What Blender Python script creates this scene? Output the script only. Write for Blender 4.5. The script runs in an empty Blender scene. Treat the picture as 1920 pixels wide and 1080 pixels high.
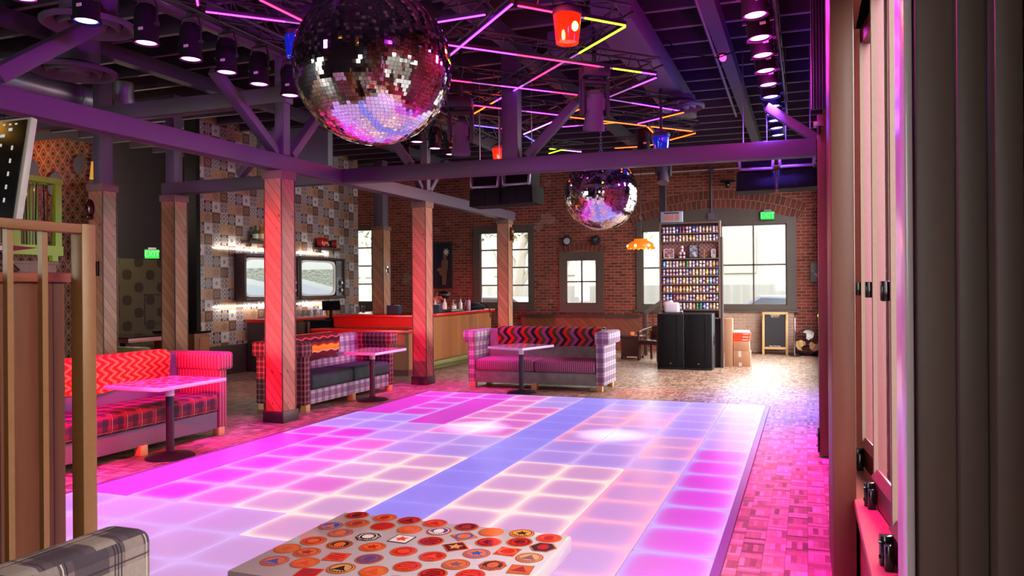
import bpy, bmesh, math, random
from mathutils import Vector, Matrix
random.seed(7)
C = bpy.context.scene.collection
PI = math.pi
rad = math.radians

# ------------------------------------------------------------------ helpers
def lin(h):
    if isinstance(h, (tuple, list)):
        return (h[0], h[1], h[2], 1)
    h = h.lstrip('#')
    o = []
    for i in (0, 2, 4):
        c = int(h[i:i + 2], 16) / 255
        o.append(c / 12.92 if c <= .04045 else ((c + .055) / 1.055) ** 2.4)
    return (o[0], o[1], o[2], 1)

class MB:
    """collects shapes, then links them as one mesh object"""
    def __init__(s):
        s.V = []; s.F = []; s.U = []; s.M = []
    def add(s, vs, fs, mi=0, uvs=None, xf=None, off=(0, 0)):
        b = len(s.V)
        for f in fs:
            if uvs is None:
                p = [Vector(vs[i]) for i in f]
                n = Vector((0, 0, 0))
                for k in range(len(p)):
                    a, c = p[k], p[(k + 1) % len(p)]
                    n += Vector(((a.y - c.y) * (a.z + c.z), (a.z - c.z) * (a.x + c.x), (a.x - c.x) * (a.y + c.y)))
                ax, ay, az = abs(n.x), abs(n.y), abs(n.z)
                if az >= ax and az >= ay: q = [(v.x, v.y) for v in p]
                elif ay >= ax: q = [(v.x, v.z) for v in p]
                else: q = [(v.y, v.z) for v in p]
                s.U.append([(u + off[0], v + off[1]) for u, v in q])
            else:
                s.U.append([uvs[i] for i in f])
            s.F.append([i + b for i in f]); s.M.append(mi)
        for v in vs:
            v = Vector(v)
            s.V.append(xf @ v if xf else v)
    def box(s, c, d, mi=0, bev=0, rot=None, seg=2):
        x, y, z = d[0] / 2, d[1] / 2, d[2] / 2
        c = Vector(c)
        if bev > 0:
            bm = bmesh.new()
            bmesh.ops.create_cube(bm, size=1)
            for v in bm.verts: v.co = Vector((v.co.x * d[0], v.co.y * d[1], v.co.z * d[2]))
            bmesh.ops.bevel(bm, geom=bm.edges[:], offset=bev, segments=seg, profile=.5, affect='EDGES')
            bm.verts.index_update()
            vs = [v.co.copy() for v in bm.verts]; fs = [[v.index for v in f.verts] for f in bm.faces]
            bm.free()
        else:
            vs = [Vector((a * x, b * y, e * z)) for a in (-1, 1) for b in (-1, 1) for e in (-1, 1)]
            fs = [(0, 1, 3, 2), (4, 6, 7, 5), (0, 4, 5, 1), (2, 3, 7, 6), (0, 2, 6, 4), (1, 5, 7, 3)]
        if rot is None:
            s.add([v + c for v in vs], fs, mi)
        else:
            s.add(vs, fs, mi, xf=Matrix.Translation(c) @ rot.to_4x4())
        return s
    def bar(s, a, b, w, h, mi=0, up=(0, 0, 1), bev=0):
        """box of section w x h from a to b"""
        a, b = Vector(a), Vector(b); d = b - a; L = d.length
        x = d.normalized(); y = Vector(up).cross(x)
        if y.length < 1e-4: y = Vector((0, 1, 0)).cross(x)
        y.normalize(); z = x.cross(y)
        return s.box((a + b) / 2, (L, w, h), mi, bev, Matrix((x, y, z)).transposed())
    def lathe(s, prof, c=(0, 0, 0), seg=24, mi=0, rot=None, caps=True, arc=2 * PI):
        vs = []; fs = []; uv = []
        n = len(prof); cl = abs(arc - 2 * PI) < 1e-6
        m = seg if cl else seg + 1
        L = [0]
        for k in range(1, n): L.append(L[-1] + math.hypot(prof[k][0] - prof[k - 1][0], prof[k][1] - prof[k - 1][1]))
        R = max(p[0] for p in prof)
        for k, (r, z) in enumerate(prof):
            for j in range(m):
                t = arc * j / seg
                vs.append((r * math.cos(t), r * math.sin(t), z)); uv.append((t * R, L[k]))
        for k in range(n - 1):
            for j in range(seg):
                j2 = (j + 1) % m
                fs.append((k * m + j, k * m + j2, (k + 1) * m + j2, (k + 1) * m + j))
        if caps and cl:
            if prof[0][0] > 1e-5: fs.append(tuple(range(m))[::-1])
            if prof[-1][0] > 1e-5: fs.append(tuple((n - 1) * m + j for j in range(m)))
        xf = Matrix.Translation(Vector(c)) @ (rot.to_4x4() if rot else Matrix.Identity(4))
        s.add(vs, fs, mi, uv, xf)
        return s
    def cyl(s, a, b, r, r2=None, seg=16, mi=0):
        a, b = Vector(a), Vector(b); d = b - a
        q = d.to_track_quat('Z', 'Y').to_matrix()
        return s.lathe([(r, 0), (r if r2 is None else r2, d.length)], a, seg, mi, q)
    def sphere(s, c, r, seg=20, mi=0, sc=(1, 1, 1)):
        n = seg // 2
        prof = [(max(1e-6, r * math.sin(PI * k / n)), -r * math.cos(PI * k / n)) for k in range(n + 1)]
        return s.lathe(prof, c, seg, mi, Matrix.Diagonal(sc), caps=False)
    def tube(s, path, r, seg=8, mi=0, closed=False):
        P = [Vector(p) for p in path]; n = len(P)
        vs = []; fs = []; up = None
        for i, p in enumerate(P):
            if closed: t = P[(i + 1) % n] - P[i - 1]
            else: t = P[min(i + 1, n - 1)] - P[max(i - 1, 0)]
            t.normalize()
            if up is None:
                up = t.cross(Vector((0, 0, 1)))
                if up.length < .01: up = t.cross(Vector((1, 0, 0)))
            up = (up - t * up.dot(t)).normalized(); sd = t.cross(up)
            rr = r[i] if isinstance(r, (list, tuple)) else r
            for j in range(seg):
                a = 2 * PI * j / seg
                vs.append(p + (up * math.cos(a) + sd * math.sin(a)) * rr)
        for i in range(n if closed else n - 1):
            i2 = (i + 1) % n
            for j in range(seg):
                j2 = (j + 1) % seg
                fs.append((i * seg + j, i * seg + j2, i2 * seg + j2, i2 * seg + j))
        if not closed:
            fs.append(tuple(range(seg))[::-1]); fs.append(tuple((n - 1) * seg + j for j in range(seg)))
        s.add(vs, fs, mi)
        return s
    def prism(s, poly, a, b, plane='XZ', mi=0, hole=None):
        """polygon in a plane, extruded from a to b along the third axis"""
        def P(p, t):
            if plane == 'XZ': return (p[0], t, p[1])
            if plane == 'YZ': return (t, p[0], p[1])
            return (p[0], p[1], t)
        n = len(poly)
        vs = [P(p, a) for p in poly] + [P(p, b) for p in poly]
        if hole:
            m = len(hole)
            vs += [P(p, a) for p in hole] + [P(p, b) for p in hole]
            fs = [(i, (i + 1) % n, n + (i + 1) % n, n + i) for i in range(n)]
            fs += [(2 * n + i, 2 * n + (i + 1) % m, 2 * n + m + (i + 1) % m, 2 * n + m + i) for i in range(m)]
            for o1, o2 in ((0, 2 * n), (n, 2 * n + m)):
                for i in range(n):
                    fs.append((o1 + i, o1 + (i + 1) % n, o2 + (i + 1) % m, o2 + i))
        else:
            fs = [tuple(range(n)), tuple(range(2 * n - 1, n - 1, -1))]
            fs += [(i, (i + 1) % n, n + (i + 1) % n, n + i) for i in range(n)]
        s.add(vs, fs, mi)
        return s
    def sheet(s, rows, th=.012, mi=0):
        """cloth: grid of points given thickness, uv in metres"""
        nr, nc = len(rows), len(rows[0])
        G = [[Vector(p) for p in r] for r in rows]
        N = []
        for i in range(nr):
            for j in range(nc):
                du = G[i][min(j + 1, nc - 1)] - G[i][max(j - 1, 0)]
                dv = G[min(i + 1, nr - 1)][j] - G[max(i - 1, 0)][j]
                N.append(du.cross(dv).normalized())
        vs = [G[i][j] for i in range(nr) for j in range(nc)]
        uv = []
        acc = 0
        for i in range(nr):
            if i: acc += (G[i][nc // 2] - G[i - 1][nc // 2]).length
            a = 0
            for j in range(nc):
                if j: a += (G[i][j] - G[i][j - 1]).length
                uv.append((a, acc))
        top = [v + n * th for v, n in zip(vs, N)]
        fs = []
        K = nr * nc
        for i in range(nr - 1):
            for j in range(nc - 1):
                a = i * nc + j
                fs.append((a, a + nc, a + nc + 1, a + 1))
                fs.append((K + a, K + a + 1, K + a + nc + 1, K + a + nc))
        for i in range(nr - 1):
            a = i * nc
            fs.append((a, K + a, K + a + nc, a + nc)); a += nc - 1
            fs.append((a, a + nc, K + a + nc, K + a))
        for j in range(nc - 1):
            fs.append((j, j + 1, K + j + 1, K + j)); a = (nr - 1) * nc + j
            fs.append((a, K + a, K + a + 1, a + 1))
        s.add(vs + top, fs, mi, uv + uv)
        return s
    def mesh(s, name, mats):
        me = bpy.data.meshes.new(name)
        me.from_pydata([tuple(v) for v in s.V], [], s.F)
        uvl = me.uv_layers.new(name='UVMap')
        k = 0
        for f, u in zip(s.F, s.U):
            for j in range(len(f)):
                uvl.data[k].uv = u[j]; k += 1
        for m in mats: me.materials.append(m)
        me.polygons.foreach_set('material_index', s.M)
        me.polygons.foreach_set('use_smooth', [True] * len(s.F))
        bm = bmesh.new(); bm.from_mesh(me)
        bmesh.ops.recalc_face_normals(bm, faces=bm.faces[:])
        for e in bm.edges:
            e.smooth = len(e.link_faces) == 2 and e.calc_face_angle(4) < rad(38)
        bm.to_mesh(me); bm.free()
        me.update()
        return me
    def build(s, name, mats, parent=None, loc=None, rot=None):
        if not isinstance(mats, (list, tuple)): mats = [mats]
        o = bpy.data.objects.new(name, s.mesh(name, mats)); C.objects.link(o)
        if parent: o.parent = parent
        if loc: o.location = loc
        if rot: o.rotation_euler = rot
        return o

def tag(o, label=None, cat=None, group=None, kind=None):
    if label: o['label'] = label
    if cat: o['category'] = cat
    if group: o['group'] = group
    if kind: o['kind'] = kind
    return o
def thing(name, label, cat, loc=(0, 0, 0), rotz=0, group=None, rot=None):
    o = bpy.data.objects.new(name, None); C.objects.link(o)
    o.empty_display_size = .1
    o.location = loc; o.rotation_euler = rot or (0, 0, rotz)
    return tag(o, label, cat, group)
def one(name, mb, mats, label, cat, group=None, loc=None, rot=None):
    return tag(mb.build(name, mats, None, loc, rot), label, cat, group)
def struct(name, mb, mats, parent=None, label=None, cat=None):
    o = mb.build(name, mats, parent)
    if not parent:
        tag(o, label, cat, kind='structure')
    return o
def copy_tree(o, parent=None):
    c = o.copy(); C.objects.link(c)
    if parent: c.parent = parent
    for ch in list(o.children): copy_tree(ch, c)
    return c
def text(body, size, mat, parent, loc, rot, name='lettering', ext=.002, sx=1):
    cu = bpy.data.curves.new(name, 'FONT'); cu.body = body; cu.size = size; cu.extrude = ext
    cu.align_x = 'CENTER'; cu.align_y = 'CENTER'; cu.materials.append(mat)
    tmp = bpy.data.objects.new('tmp_text', cu); C.objects.link(tmp)
    me = bpy.data.meshes.new_from_object(tmp.evaluated_get(bpy.context.evaluated_depsgraph_get())); bpy.data.objects.remove(tmp)
    me.materials.clear(); me.materials.append(mat)
    o = bpy.data.objects.new(name, me); C.objects.link(o)
    o.parent = parent; o.location = loc; o.rotation_euler = rot; o.scale = (sx, 1, 1)
    return o
RX = lambda a: Matrix.Rotation(rad(a), 3, 'X')
RY = lambda a: Matrix.Rotation(rad(a), 3, 'Y')
RZ = lambda a: Matrix.Rotation(rad(a), 3, 'Z')

# ------------------------------------------------------------------ materials
class NB:
    def __init__(s, name, rough=.6, metal=0, color=None, spec=.5):
        s.mat = bpy.data.materials.new(name); s.mat.use_nodes = True
        s.nt = s.mat.node_tree
        s.b = s.nt.nodes['Principled BSDF']
        s.b.inputs['Roughness'].default_value = rough
        s.b.inputs['Metallic'].default_value = metal
        s.b.inputs['Specular IOR Level'].default_value = spec
        if color: s.b.inputs['Base Color'].default_value = lin(color)
    def n(s, t): return s.nt.nodes.new(t)
    def put(s, sock, v):
        if hasattr(v, 'is_output'): s.nt.links.new(v, sock)
        elif isinstance(v, str): sock.default_value = lin(v)
        elif isinstance(v, tuple) and sock.type == 'RGBA': sock.default_value = lin(v)
        else: sock.default_value = v
    def m(s, op, a, b=None, c=None):
        k = s.n('ShaderNodeMath'); k.operation = op
        for i, v in enumerate((a, b, c)):
            if v is not None: s.put(k.inputs[i], v)
        return k.outputs[0]
    def mix(s, f, a, b, mode='MIX'):
        k = s.n('ShaderNodeMix'); k.data_type = 'RGBA'; k.blend_type = mode
        s.put(k.inputs[0], f); s.put(k.inputs[6], a); s.put(k.inputs[7], b)
        return k.outputs[2]
    def uv(s):
        if not hasattr(s, '_uv'):
            s._tc = s.n('ShaderNodeTexCoord'); sp = s.n('ShaderNodeSeparateXYZ')
            s.nt.links.new(s._tc.outputs['UV'], sp.inputs[0]); s._uv = (sp.outputs[0], sp.outputs[1])
        return s._uv
    def vec(s, x, y, z=0.0):
        k = s.n('ShaderNodeCombineXYZ')
        for i, v in enumerate((x, y, z)): s.put(k.inputs[i], v)
        return k.outputs[0]
    def white(s, v):
        k = s.n('ShaderNodeTexWhiteNoise'); k.noise_dimensions = '3D'; s.put(k.inputs['Vector'], v)
        return k.outputs['Value']
    def noise(s, v, scale=5, det=3, rough=.5):
        k = s.n('ShaderNodeTexNoise'); s.put(k.inputs['Vector'], v)
        k.inputs['Scale'].default_value = scale; k.inputs['Detail'].default_value = det; k.inputs['Roughness'].default_value = rough
        return k.outputs['Fac']
    def ramp(s, f, stops, const=False):
        k = s.n('ShaderNodeValToRGB'); s.put(k.inputs[0], f)
        r = k.color_ramp; r.interpolation = 'CONSTANT' if const else 'LINEAR'
        while len(r.elements) < len(stops): r.elements.new(.5)
        for e, (p, c) in zip(r.elements, stops): e.position = p; e.color = lin(c)
        return k.outputs[0]
    def step(s, lo, x):  # 1 when x > lo
        return s.m('GREATER_THAN', x, lo)
    def col(s, c): s.put(s.b.inputs['Base Color'], c); return s
    def bump(s, h, d=.01, st=.5):
        k = s.n('ShaderNodeBump'); s.put(k.inputs['Height'], h); k.inputs['Distance'].default_value = d; k.inputs['Strength'].default_value = st
        s.nt.links.new(k.outputs[0], s.b.inputs['Normal'])
    def emit(s, c, st): s.put(s.b.inputs['Emission Color'], c); s.put(s.b.inputs['Emission Strength'], st); return s

def plain(name, color, rough=.6, metal=0, spec=.5, grain=.12, scale=40):
    k = NB(name, rough, metal, color, spec)
    u, v = k.uv(); c = lin(color)[:3]
    f = k.noise(k.vec(u, v), scale, 3)
    a = tuple(x * (1 - grain) for x in c); b = tuple(min(1, x * (1 + grain)) for x in c)
    k.col(k.mix(f, a, b))
    return k.mat
def glow(name, c, st, base=(.02, .02, .02)):
    k = NB(name, .4); k.col(base); k.emit(c, st); return k.mat

def wood_diag(name, c1, c2, c3, pitch=.052, ang=50, rough=.45):
    k = NB(name, rough); u, v = k.uv()
    ca, sa = math.cos(rad(ang)), math.sin(rad(ang))
    d = k.m('DIVIDE', k.m('ADD', k.m('MULTIPLY', u, sa), k.m('MULTIPLY', v, ca)), pitch)
    e = k.m('SUBTRACT', k.m('MULTIPLY', u, ca), k.m('MULTIPLY', v, sa))
    i = k.m('FLOOR', d); r = k.white(k.vec(i, 3.1, .7))
    g = k.noise(k.vec(k.m('MULTIPLY', d, .9), k.m('MULTIPLY', e, 1.3), i), 6, 4, .6)
    c = k.mix(r, c1, c2); c = k.mix(k.m('MULTIPLY', g, .55), c, c3)
    kn = k.noise(k.vec(k.m('MULTIPLY', d, .5), k.m('MULTIPLY', e, 4), i), 2.2, 1)
    c = k.mix(k.m('MULTIPLY', k.step(.74, kn), .7), c, '#3a1c10')
    fr = k.m('FRACT', d); gap = k.m('LESS_THAN', fr, .07)
    k.col(k.mix(k.m('MULTIPLY', gap, .75), c, '#1c0e08'))
    k.bump(k.m('SUBTRACT', 1.0, gap), .003, .6)
    return k.mat
def wood_vert(name, c1, c2, c3, w=.12, rough=.45, gapw=.02):
    k = NB(name, rough); u, v = k.uv()
    d = k.m('DIVIDE', u, w); i = k.m('FLOOR', d); r = k.white(k.vec(i, 1.7, .2))
    g = k.noise(k.vec(k.m('MULTIPLY', u, 18), k.m('MULTIPLY', v, 1.1), i), 2.2, 5, .65)
    c = k.mix(r, c1, c2); c = k.mix(k.m('MULTIPLY', g, .7), c, c3)
    gap = k.m('LESS_THAN', k.m('FRACT', d), gapw)
    k.col(k.mix(gap, c, '#140a06')); k.bump(k.m('SUBTRACT', 1.0, gap), .004, .6)
    return k.mat
def plaid(name, base, bands, rough=.9, weave=700):
    """bands: (axis, period, centre, half width, colour, alpha)"""
    k = NB(name, rough, spec=.2); u, v = k.uv(); c = base
    for ax, per, pos, hw, colr, al in bands:
        t = k.m('FRACT', k.m('DIVIDE', u if ax == 'u' else v, per))
        mk = k.m('LESS_THAN', k.m('ABSOLUTE', k.m('SUBTRACT', t, pos)), hw)
        c = k.mix(k.m('MULTIPLY', mk, al), c, colr)
    w = k.noise(k.vec(u, v), weave, 1)
    f = k.noise(k.vec(u, v), 60, 3)
    c = k.mix(k.m('MULTIPLY', w, .35), c, '#000000', 'MULTIPLY') if False else c
    c = k.mix(k.m('MULTIPLY', f, .3), c, (.02, .02, .02))
    k.col(c); k.bump(w, .002, .4)
    return k.mat
def zigzag(name, cols, w, amp, per, axis='u', sharp=True, rough=.9):
    k = NB(name, rough, spec=.2); u, v = k.uv()
    if axis == 'v': u, v = v, u
    t = k.m('FRACT', k.m('DIVIDE', v, per))
    if sharp: tri = k.m('ABSOLUTE', k.m('SUBTRACT', k.m('MULTIPLY', t, 2.0), 1.0))
    else: tri = k.m('MULTIPLY', k.m('SINE', k.m('MULTIPLY', t, 2 * PI)), .5)
    x = k.m('FRACT', k.m('DIVIDE', k.m('ADD', u, k.m('MULTIPLY', tri, amp)), w * len(cols)))
    c = k.ramp(x, [(i / len(cols), cc) for i, cc in enumerate(cols)], True)
    f = k.noise(k.vec(u, v), 90, 3)
    k.col(k.mix(k.m('MULTIPLY', f, .3), c, (.03, .01, .01))); k.bump(k.noise(k.vec(u, v), 260, 2), .004, .5)
    return k.mat
def bands(name, stops, per, axis='v', rough=.9, wob=.03):
    k = NB(name, rough, spec=.2); u, v = k.uv()
    if axis == 'u': u, v = v, u
    x = k.m('FRACT', k.m('DIVIDE', k.m('ADD', v, k.m('MULTIPLY', k.m('SINE', k.m('MULTIPLY', u, 30.0)), wob * per)), per))
    k.col(k.ramp(x, stops, True)); k.bump(k.noise(k.vec(u, v), 260, 2), .004, .5)
    return k.mat

def brick(name, a, b, mortar, flip=False, pale=.0, bw=.215, bh=.075):
    k = NB(name, .85, spec=.25); u, v = k.uv()
    t = k.n('ShaderNodeTexBrick')
    k.put(t.inputs['Vector'], k.vec(v, u) if flip else k.vec(u, v))
    t.inputs['Scale'].default_value = 1; t.inputs['Brick Width'].default_value = bw; t.inputs['Row Height'].default_value = bh
    t.inputs['Mortar Size'].default_value = .007; t.inputs['Mortar Smooth'].default_value = .2
    k.put(t.inputs['Color1'], a); k.put(t.inputs['Color2'], b); k.put(t.inputs['Mortar'], mortar)
    f = k.noise(k.vec(u, v), 7, 5, .6); g = k.noise(k.vec(u, v), 1.3, 3, .6)
    c = k.mix(k.m('MULTIPLY', f, .6), t.outputs['Color'], '#3a1a14')
    sm = k.m('MULTIPLY', k.step(.66, g), .5)
    c = k.mix(k.m('MULTIPLY', sm, f), c, '#b09a90')
    if pale: c = k.mix(k.m('MULTIPLY', f, pale), c, '#cdb3a2')
    k.col(c); k.bump(k.m('SUBTRACT', k.m('MULTIPLY', f, .6), t.outputs['Fac']), .012, .8)
    return k.mat

def tile_wall():
    k = NB('patterned wall tile', .22); u, v = k.uv(); S = .205
    a, b = k.m('DIVIDE', u, S), k.m('DIVIDE', v, S)
    i, j = k.m('FLOOR', a), k.m('FLOOR', b)
    x = k.m('SUBTRACT', k.m('FRACT', a), .5); y = k.m('SUBTRACT', k.m('FRACT', b), .5)
    ax, ay = k.m('ABSOLUTE', x), k.m('ABSOLUTE', y)
    ch = k.m('MAXIMUM', ax, ay); rr = k.m('SQRT', k.m('ADD', k.m('MULTIPLY', x, x), k.m('MULTIPLY', y, y)))
    px, py = k.m('SUBTRACT', ax, .2), k.m('SUBTRACT', ay, .2)
    r4 = k.m('SQRT', k.m('ADD', k.m('MULTIPLY', px, px), k.m('MULTIPLY', py, py)))
    ang = k.m('ARCTAN2', y, x)
    star = k.m('ADD', rr, k.m('MULTIPLY', k.m('COSINE', k.m('MULTIPLY', ang, 8.0)), .07))
    # type runs along each column as on the wall: (i + 3 j) mod 7
    t = k.m('FLOORED_MODULO', k.m('ADD', i, k.m('MULTIPLY', j, 3.0)), 7.0)
    D, L_, T, M_ = '#38241f', '#b9adad', '#a27c62', '#7a5a4c'
    c0 = k.ramp(ch, [(0, '#7d5f4c'), (.1, D), (.16, '#8a6b58'), (.27, D), (.34, '#6d4a3c'), (.46, D)], True)        # nested squares
    c1 = k.ramp(r4, [(0, L_), (.07, D), (.13, L_), (.2, D)], True)                                                   # four rings
    c1 = k.mix(k.step(.43, ch), c1, L_)
    c2 = k.ramp(star, [(0, D), (.07, L_), (.15, D), (.24, L_), (.31, D), (.39, L_), (.44, D)], True)                # star flower
    c3 = k.ramp(ch, [(0, L_), (.06, D), (.13, L_), (.2, L_)], True)                                                  # small square
    c4 = k.ramp(r4, [(0, D), (.05, T), (.1, D), (.15, L_), (.2, D), (.26, L_)], True)                                # lattice
    c5 = k.ramp(k.m('ADD', ax, ay), [(0, M_), (.08, T), (.85, T), (.93, M_)], True)                                   # plain tan
    c6 = k.ramp(star, [(0, T), (.1, D), (.16, T), (.28, D), (.33, T)], True)
    c = c0
    for n, cc in enumerate((c1, c2, c3, c4, c5, c6), 1):
        c = k.mix(k.m('COMPARE', t, float(n), .3), c, cc)
    c = k.mix(k.step(.488, ch), c, '#574a48')
    c = k.mix(k.m('MULTIPLY', k.noise(k.vec(u, v), 3, 3), .3), c, '#6a5850')
    k.col(c); k.bump(k.m('SUBTRACT', 1.0, k.step(.485, ch)), .003, .6)
    return k.mat

def parquet():
    k = NB('wood block parquet', .3, spec=.5); u, v = k.uv(); S = .13
    v2 = k.m('ADD', v, k.m('MULTIPLY', k.m('FLOOR', k.m('DIVIDE', u, S)), .065))
    a, b = k.m('DIVIDE', u, S), k.m('DIVIDE', v2, S)
    i, j = k.m('FLOOR', a), k.m('FLOOR', b); fa, fb = k.m('FRACT', a), k.m('FRACT', b)
    par = k.m('FLOORED_MODULO', k.m('ADD', i, j), 2.0)
    s_ = k.m('ADD', k.m('MULTIPLY', fa, par), k.m('MULTIPLY', fb, k.m('SUBTRACT', 1.0, par)))
    q = k.m('MULTIPLY', s_, 4.0); st = k.m('FLOOR', q)
    r = k.white(k.vec(i, j, st)); r2 = k.white(k.vec(i, j, 9.0))
    g = k.noise(k.vec(u, v), 30, 4)
    c = k.ramp(r, [(0, '#5c3a32'), (.3, '#98735f'), (.7, '#b9937e'), (1, '#d6b6a2')])
    c = k.mix(k.m('MULTIPLY', r2, .35), c, '#6a4c3c'); c = k.mix(k.m('MULTIPLY', g, .3), c, '#54402f')
    e = k.m('MAXIMUM', k.m('ABSOLUTE', k.m('SUBTRACT', fa, .5)), k.m('ABSOLUTE', k.m('SUBTRACT', fb, .5)))
    gp = k.m('MAXIMUM', k.step(.485, e), k.m('LESS_THAN', k.m('FRACT', q), .05))
    c = k.mix(k.m('MULTIPLY', gp, .6), c, '#2d2018')
    k.put(k.b.inputs['Roughness'], k.m('ADD', .28, k.m('MULTIPLY', g, .25)))
    k.col(c); k.bump(k.m('ADD', k.m('MULTIPLY', r, .3), k.m('SUBTRACT', 1.0, gp)), .0015, .4)
    return k.mat

def led_tile(name, centre, edge, st=1.0, lo=.55, base='#77727c', est=1.0):
    """frosted floor panel lit from its rim (uv 0..1 over one panel)"""
    k = NB(name, .32, spec=.35); u, v = k.uv()
    ax = k.m('ABSOLUTE', k.m('MULTIPLY', k.m('SUBTRACT', u, .5), 2.0)); ay = k.m('ABSOLUTE', k.m('MULTIPLY', k.m('SUBTRACT', v, .5), 2.0))
    x4 = k.m('POWER', ax, 4.5); y4 = k.m('POWER', ay, 4.5)
    e = k.m('POWER', k.m('MINIMUM', 1.0, k.m('ADD', x4, y4)), 1.45)
    n = k.noise(k.vec(u, v), 4, 4, .6)
    e = k.m('MULTIPLY', e, k.m('ADD', .75, k.m('MULTIPLY', n, .5)))
    c = k.mix(k.m('MINIMUM', e, 1.0), centre, edge)
    k.col(base); k.emit(c, st)
    return k.mat

def lattice_paper(name, stops, p, q, rough=.8):
    k = NB(name, rough); u, v = k.uv()
    a = k.m('COSINE', k.m('MULTIPLY', u, 2 * PI / p)); b = k.m('COSINE', k.m('MULTIPLY', v, 2 * PI / q))
    h = k.m('ADD', k.m('MULTIPLY', k.m('MULTIPLY', a, b), .5), .5)
    k.col(k.ramp(h, stops, True))
    return k.mat

M = {}
M['floor'] = parquet()
M['tile'] = tile_wall()
M['brick'] = brick('old red brick', '#a04c3c', '#6c302a', '#a58a7c')
M['brick_arch'] = brick('red brick soldier course', '#7d3c30', '#5e3029', '#8d7a70', bw=.115, bh=.22)
M['brick_pale'] = brick('pale spalled brick', '#a5705a', '#8a5242', '#b39f8e', pale=.7)
M['post'] = wood_diag('diagonal pine boards', '#bd8763', '#93593a', '#6b3b24', .088, 52)
M['postb'] = wood_diag('diagonal pine boards steep', '#c2936f', '#ab7a55', '#865636', .045, 62)
M['wains'] = wood_diag('diagonal wainscot boards', '#8f4e30', '#7a3f27', '#52281a', .11, 45)
M['darkwood'] = plain('dark stained wood', '#3c2a26', .5)
M['capwood'] = plain('rough brown cap board', '#705548', .6)
M['walnut'] = wood_vert('walnut panelling', '#8f522c', '#744020', '#4c2812', .21)
M['cedar'] = wood_vert('cedar bar boards', '#a9693a', '#8d5229', '#6a3818', .085, .4)
M['orange_oak'] = wood_vert('orange oiled ledge', '#b86440', '#a4532f', '#7d3c22', .6)
M['bar_red'] = plain('red lacquer', '#b51410', .25, grain=.05)
M['black'] = plain('black paint', '#0d0b0d', .75, spec=.2)
M['gloss_black'] = plain('gloss black', '#0d0c10', .12)
M['charcoal'] = plain('charcoal metal', '#2a262b', .45, .3)
M['beam'] = plain('dark purple-grey timber paint', '#4e4050', .55, grain=.15, scale=60)
M['ceil'] = plain('black ceiling paint', '#383040', .8)
M['ceil_strip'] = plain('dusty joist edge', '#685c66', .8)
M['grey_wall'] = plain('charcoal wall paint', '#2e2a30', .8)
M['duct'] = plain('galvanised duct', '#8d949c', .4, .6)
M['duct_dark'] = plain('painted duct', '#55485a', .6)
M['brass_paint'] = plain('gold brown metal paint', '#93693c', .4, .1)
M['white'] = plain('white paint', '#e4e0dc', .4, grain=.03)
M['cream'] = plain('cream plastic', '#d9d2c8', .4, grain=.03)
M['tan'] = plain('tan pine', '#c89a62', .5)
M['card'] = plain('brown cardboard', '#a8785a', .8)
M['tape'] = plain('pale packing tape', '#cdb8a4', .35)
M['steel'] = NB('chrome steel', .18, 1, '#c9c9cf').mat
M['dull_steel'] = NB('dull steel', .4, .9, '#8b8a90').mat
M['mirror'] = NB('mirror tile', .03, 1, '#f0f0f4').mat
M['lime'] = plain('lime green paint', '#9ad020', .45, grain=.06)
M['olive'] = plain('olive paint', '#6c6530', .5)
M['table_white'] = plain('white table resin', '#aaa0a4', .12, grain=.02)
M['table_edge'] = plain('pale laminate edge', '#c9bcd2', .35, grain=.03)
M['chalk'] = plain('chalkboard slate', '#201a1e', .7)
M['winframe'] = plain('dark brown window paint', '#4a3d36', .5)
M['jamb'] = plain('dark brown door paint', '#57473f', .5, grain=.08)
M['jamb_l'] = plain('brown grey door paint', '#69574f', .5, grain=.08)
M['sill_red'] = plain('red brown sill paint', '#a05048', .4)
M['leafpaint'] = plain('maroon door leaf paint', '#6e3038', .4)
M['pier'] = wood_vert('brown fir post', '#70402f', '#5f3527', '#43251b', 1.2)
M['skin'] = plain('skin', '#b0755a', .5, grain=.04)
M['hair'] = plain('black hair', '#120d0d', .4)
M['shirt'] = plain('dark red shirt', '#5a2326', .8)
M['magenta_edge'] = plain('glossy white door edge', '#cfc6c8', .2, grain=.03)
M['pave'] = plain('pale street paving', '#5f5d59', .9)
M['bark'] = plain('pale tree bark', '#7d796f', .9)
M['leaf'] = plain('pale foliage', '#667050', .8)
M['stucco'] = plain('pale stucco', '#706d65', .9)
M['fence'] = wood_vert('grey fence boards', '#6e6c68', '#63615d', '#575551', .12)
M['carpaint'] = plain('silver blue car paint', '#8e9aab', .3, .2, grain=.02)
M['tyre'] = plain('tyre rubber', '#202022', .8)
M['green_velvet'] = plain('dark green velvet', '#34413c', .85, spec=.2, grain=.35, scale=9)
M['grey_velvet'] = plain('grey green velvet', '#7c8276', .8, spec=.3, grain=.4, scale=7)
M['tweed'] = plaid('purple grey tweed', '#94808f', [('u', .012, .5, .2, '#63536a', .7), ('v', .012, .5, .2, '#57485c', .6)])
M['red_plaid'] = plaid('red tartan', '#7a3038', [('u', .17, .3, .16, '#2f3038', .7), ('v', .17, .3, .16, '#2f3038', .7), ('u', .17, .78, .02, '#c9a08a', .8), ('v', .17, .78, .02, '#c9a08a', .7), ('u', .17, .62, .06, '#a02a30', .8), ('v', .17, .62, .06, '#a02a30', .8)])
M['maroon_plaid'] = plaid('maroon small tartan', '#7c3a40', [('u', .075, .3, .2, '#40262e', .7), ('v', .075, .3, .2, '#40262e', .7), ('u', .075, .8, .05, '#c08a80', .7), ('v', .075, .8, .05, '#c08a80', .6)])
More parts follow.
